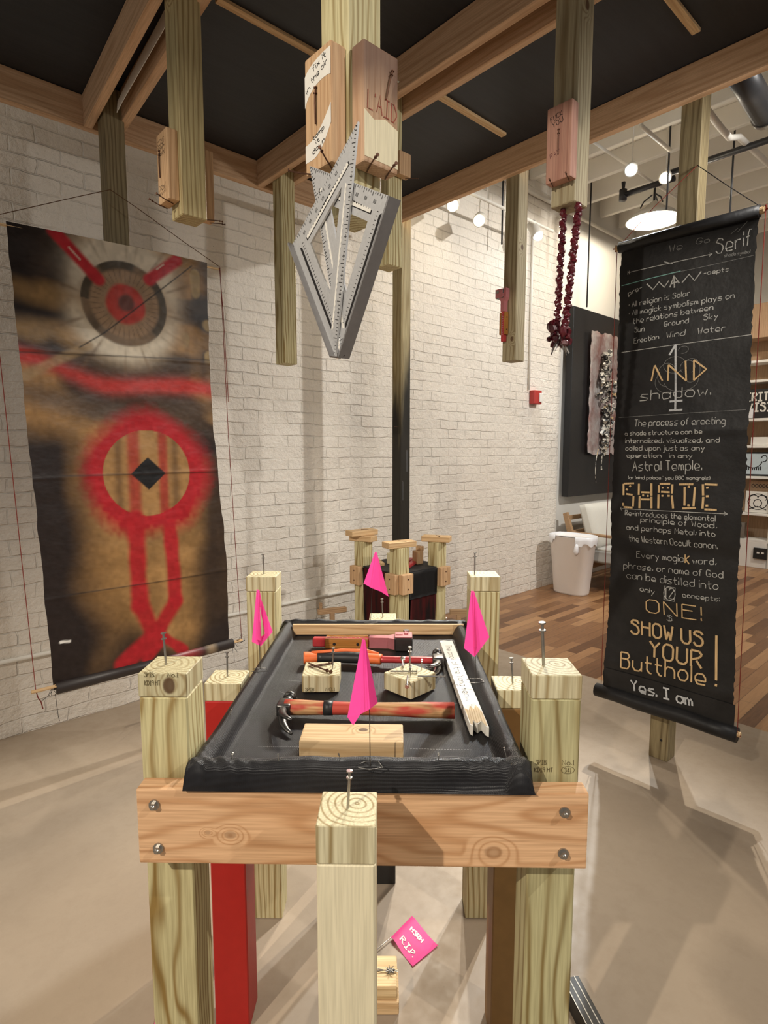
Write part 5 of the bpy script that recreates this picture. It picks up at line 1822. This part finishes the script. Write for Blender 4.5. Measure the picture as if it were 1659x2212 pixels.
for i, (x, y, z0, lab) in enumerate(((2.45, -.72, 3.55, 'dark hanger rod left of the banner post'), (2.75, -1.12, 3.2, 'dark hanger rod right of the banner post'), (1.62, .38, 3.35, 'short dark hanger rod by the brick wall'), (2.98, .28, 3.0, 'dark hanger rod near the red garland'))):
    pipe('hanger_rod', lab, [(x, y, z0), (x, y, 4.3)], .008, M['pipe_black'], 'rod', 8)
o = pipe('light_track', 'short white light track above the two bright spotlights', [(1.72, -.81, 3.93), (2.25, -.81, 3.93)], .016, M['white_paint'], 'track')
obj('track_rod', tube(bmesh.new(), [(1.74, -.81, 3.93), (1.74, -.81, 4.12)], .006, 6), M['white_paint'], o)
o = pipe('light_track', 'white light track along the brick wall above the three spotlights', [(.55, .22, 3.56), (2.2, .22, 3.56)], .014, M['white_paint'], 'track')
obj('track_rod', tube(bmesh.new(), [(1.2, .22, 3.56), (1.2, .22, 4.12)], .006, 6), M['white_paint'], o)

LW = emit('warm_lamp', (1, .86, .62), 45)
LC = emit('cool_lamp', (.80, .92, 1.0), 45)


def track_spot(label, p, target, power, mat, col, size=52, top=4.319):
    loc = P(*p)
    o = thing('track_spotlight', label, 'spotlight', loc, 0, 'lit ceiling spotlights')
    d = (Vector(target) - loc).normalized()
    tocam = (Vector((0, 0, 1.5)) - loc).normalized()
    d = (d * .6 + tocam * .4).normalized()
    bm = bmesh.new()
    tube(bm, [-d * .13, -d * .01, d * .02], [.045, .050, .052], 18)
    obj('can', bm, M['white_paint'], o, (0, 0, 0), (0, 0, 0), True)
    bm = bmesh.new()
    bmesh.ops.create_uvsphere(bm, u_segments=16, v_segments=10, radius=.042, matrix=Matrix.Translation(d * .022))
    obj('bulb', bm, mat, o, (0, 0, 0), (0, 0, 0), True)
    obj('stem', tube(bmesh.new(), [-d * .1, -d * .1 + Vector((0, 0, .05)), Vector((-d.x * .1, -d.y * .1, top - loc.z))], .006, 8), M['white_paint'], o)
    l = spot('spot_beam', loc + d * .09, target, power, size, .6, .03, col, o)
    return o


track_spot('bright cool spotlight on the short track beside the upper right hanging post', (2.063, -.58, 3.80), (0.05, 1.35, .8), 620, LC, (.86, .94, 1))
track_spot('bright warm spotlight touching the left edge of the banner post', (2.551, -.653, 3.86), (.10, 1.4, .8), 620, LW, (1, .88, .70))
track_spot('warm spotlight just under the edge beam, first of the wall row', (.743, .2, 3.40), (-.35, 1.3, .8), 260, LW, (1, .9, .74), 60, 3.555)
track_spot('warm spotlight second in the wall row beside its white canister', (1.07, .2, 3.37), (-.2, 1.4, .8), 260, LW, (1, .9, .74), 60, 3.555)
track_spot('cool spotlight right of the hanging post with the tacker', (1.904, .2, 3.46), tuple(P(3.0, -.6, 1.4)), 90, LC, (.88, .95, 1), 80, 3.555)

pend = thing('dome_pendant', 'glowing white dome pendant lamp partly behind the banner post', 'pendant lamp', P(3.45, -.17, 3.86), ANG)
bm = bmesh.new()
n = 36
prof = [(.03, .19), (.05, .17), (.10, .13), (.20, .07), (.27, .0), (.262, .0), (.19, .062), (.095, .12), (.02, .15)]
rings = [[bm.verts.new((r * math.cos(2 * PI * k / n), r * math.sin(2 * PI * k / n), z)) for k in range(n)] for r, z in prof]
skin(bm, rings)
obj('shade', bm, M['white_paint'], pend, (0, 0, 0), (0, 0, 0), True)
bm = bmesh.new()
bmesh.ops.create_uvsphere(bm, u_segments=16, v_segments=10, radius=.05, matrix=Matrix.Translation((0, 0, .075)))
obj('bulb', bm, emit('pendant_bulb', (1, .88, .68), 60), pend, (0, 0, 0), (0, 0, 0), True)
obj('stem', tube(bmesh.new(), [(0, 0, .17), (0, 0, .46)], .012, 8), M['pipe_black'], pend)
bm = bmesh.new()
for a in (0, 2.1, 4.2): tube(bm, [(.02 * math.cos(a), .02 * math.sin(a), .26), (.10 * math.cos(a), .10 * math.sin(a), .20), (.13 * math.cos(a), .13 * math.sin(a), .14)], .007, 6)
obj('bracket', bm, M['pipe_black'], pend)

pl = bpy.data.lights.new('pendant_light', 'POINT')
pl.energy = 55
pl.color = (1, .88, .70)
pl.shadow_soft_size = .05
plo = bpy.data.objects.new('pendant_light', pl)
COL.objects.link(plo)
plo.parent = pend
plo.location = (0, 0, .012)
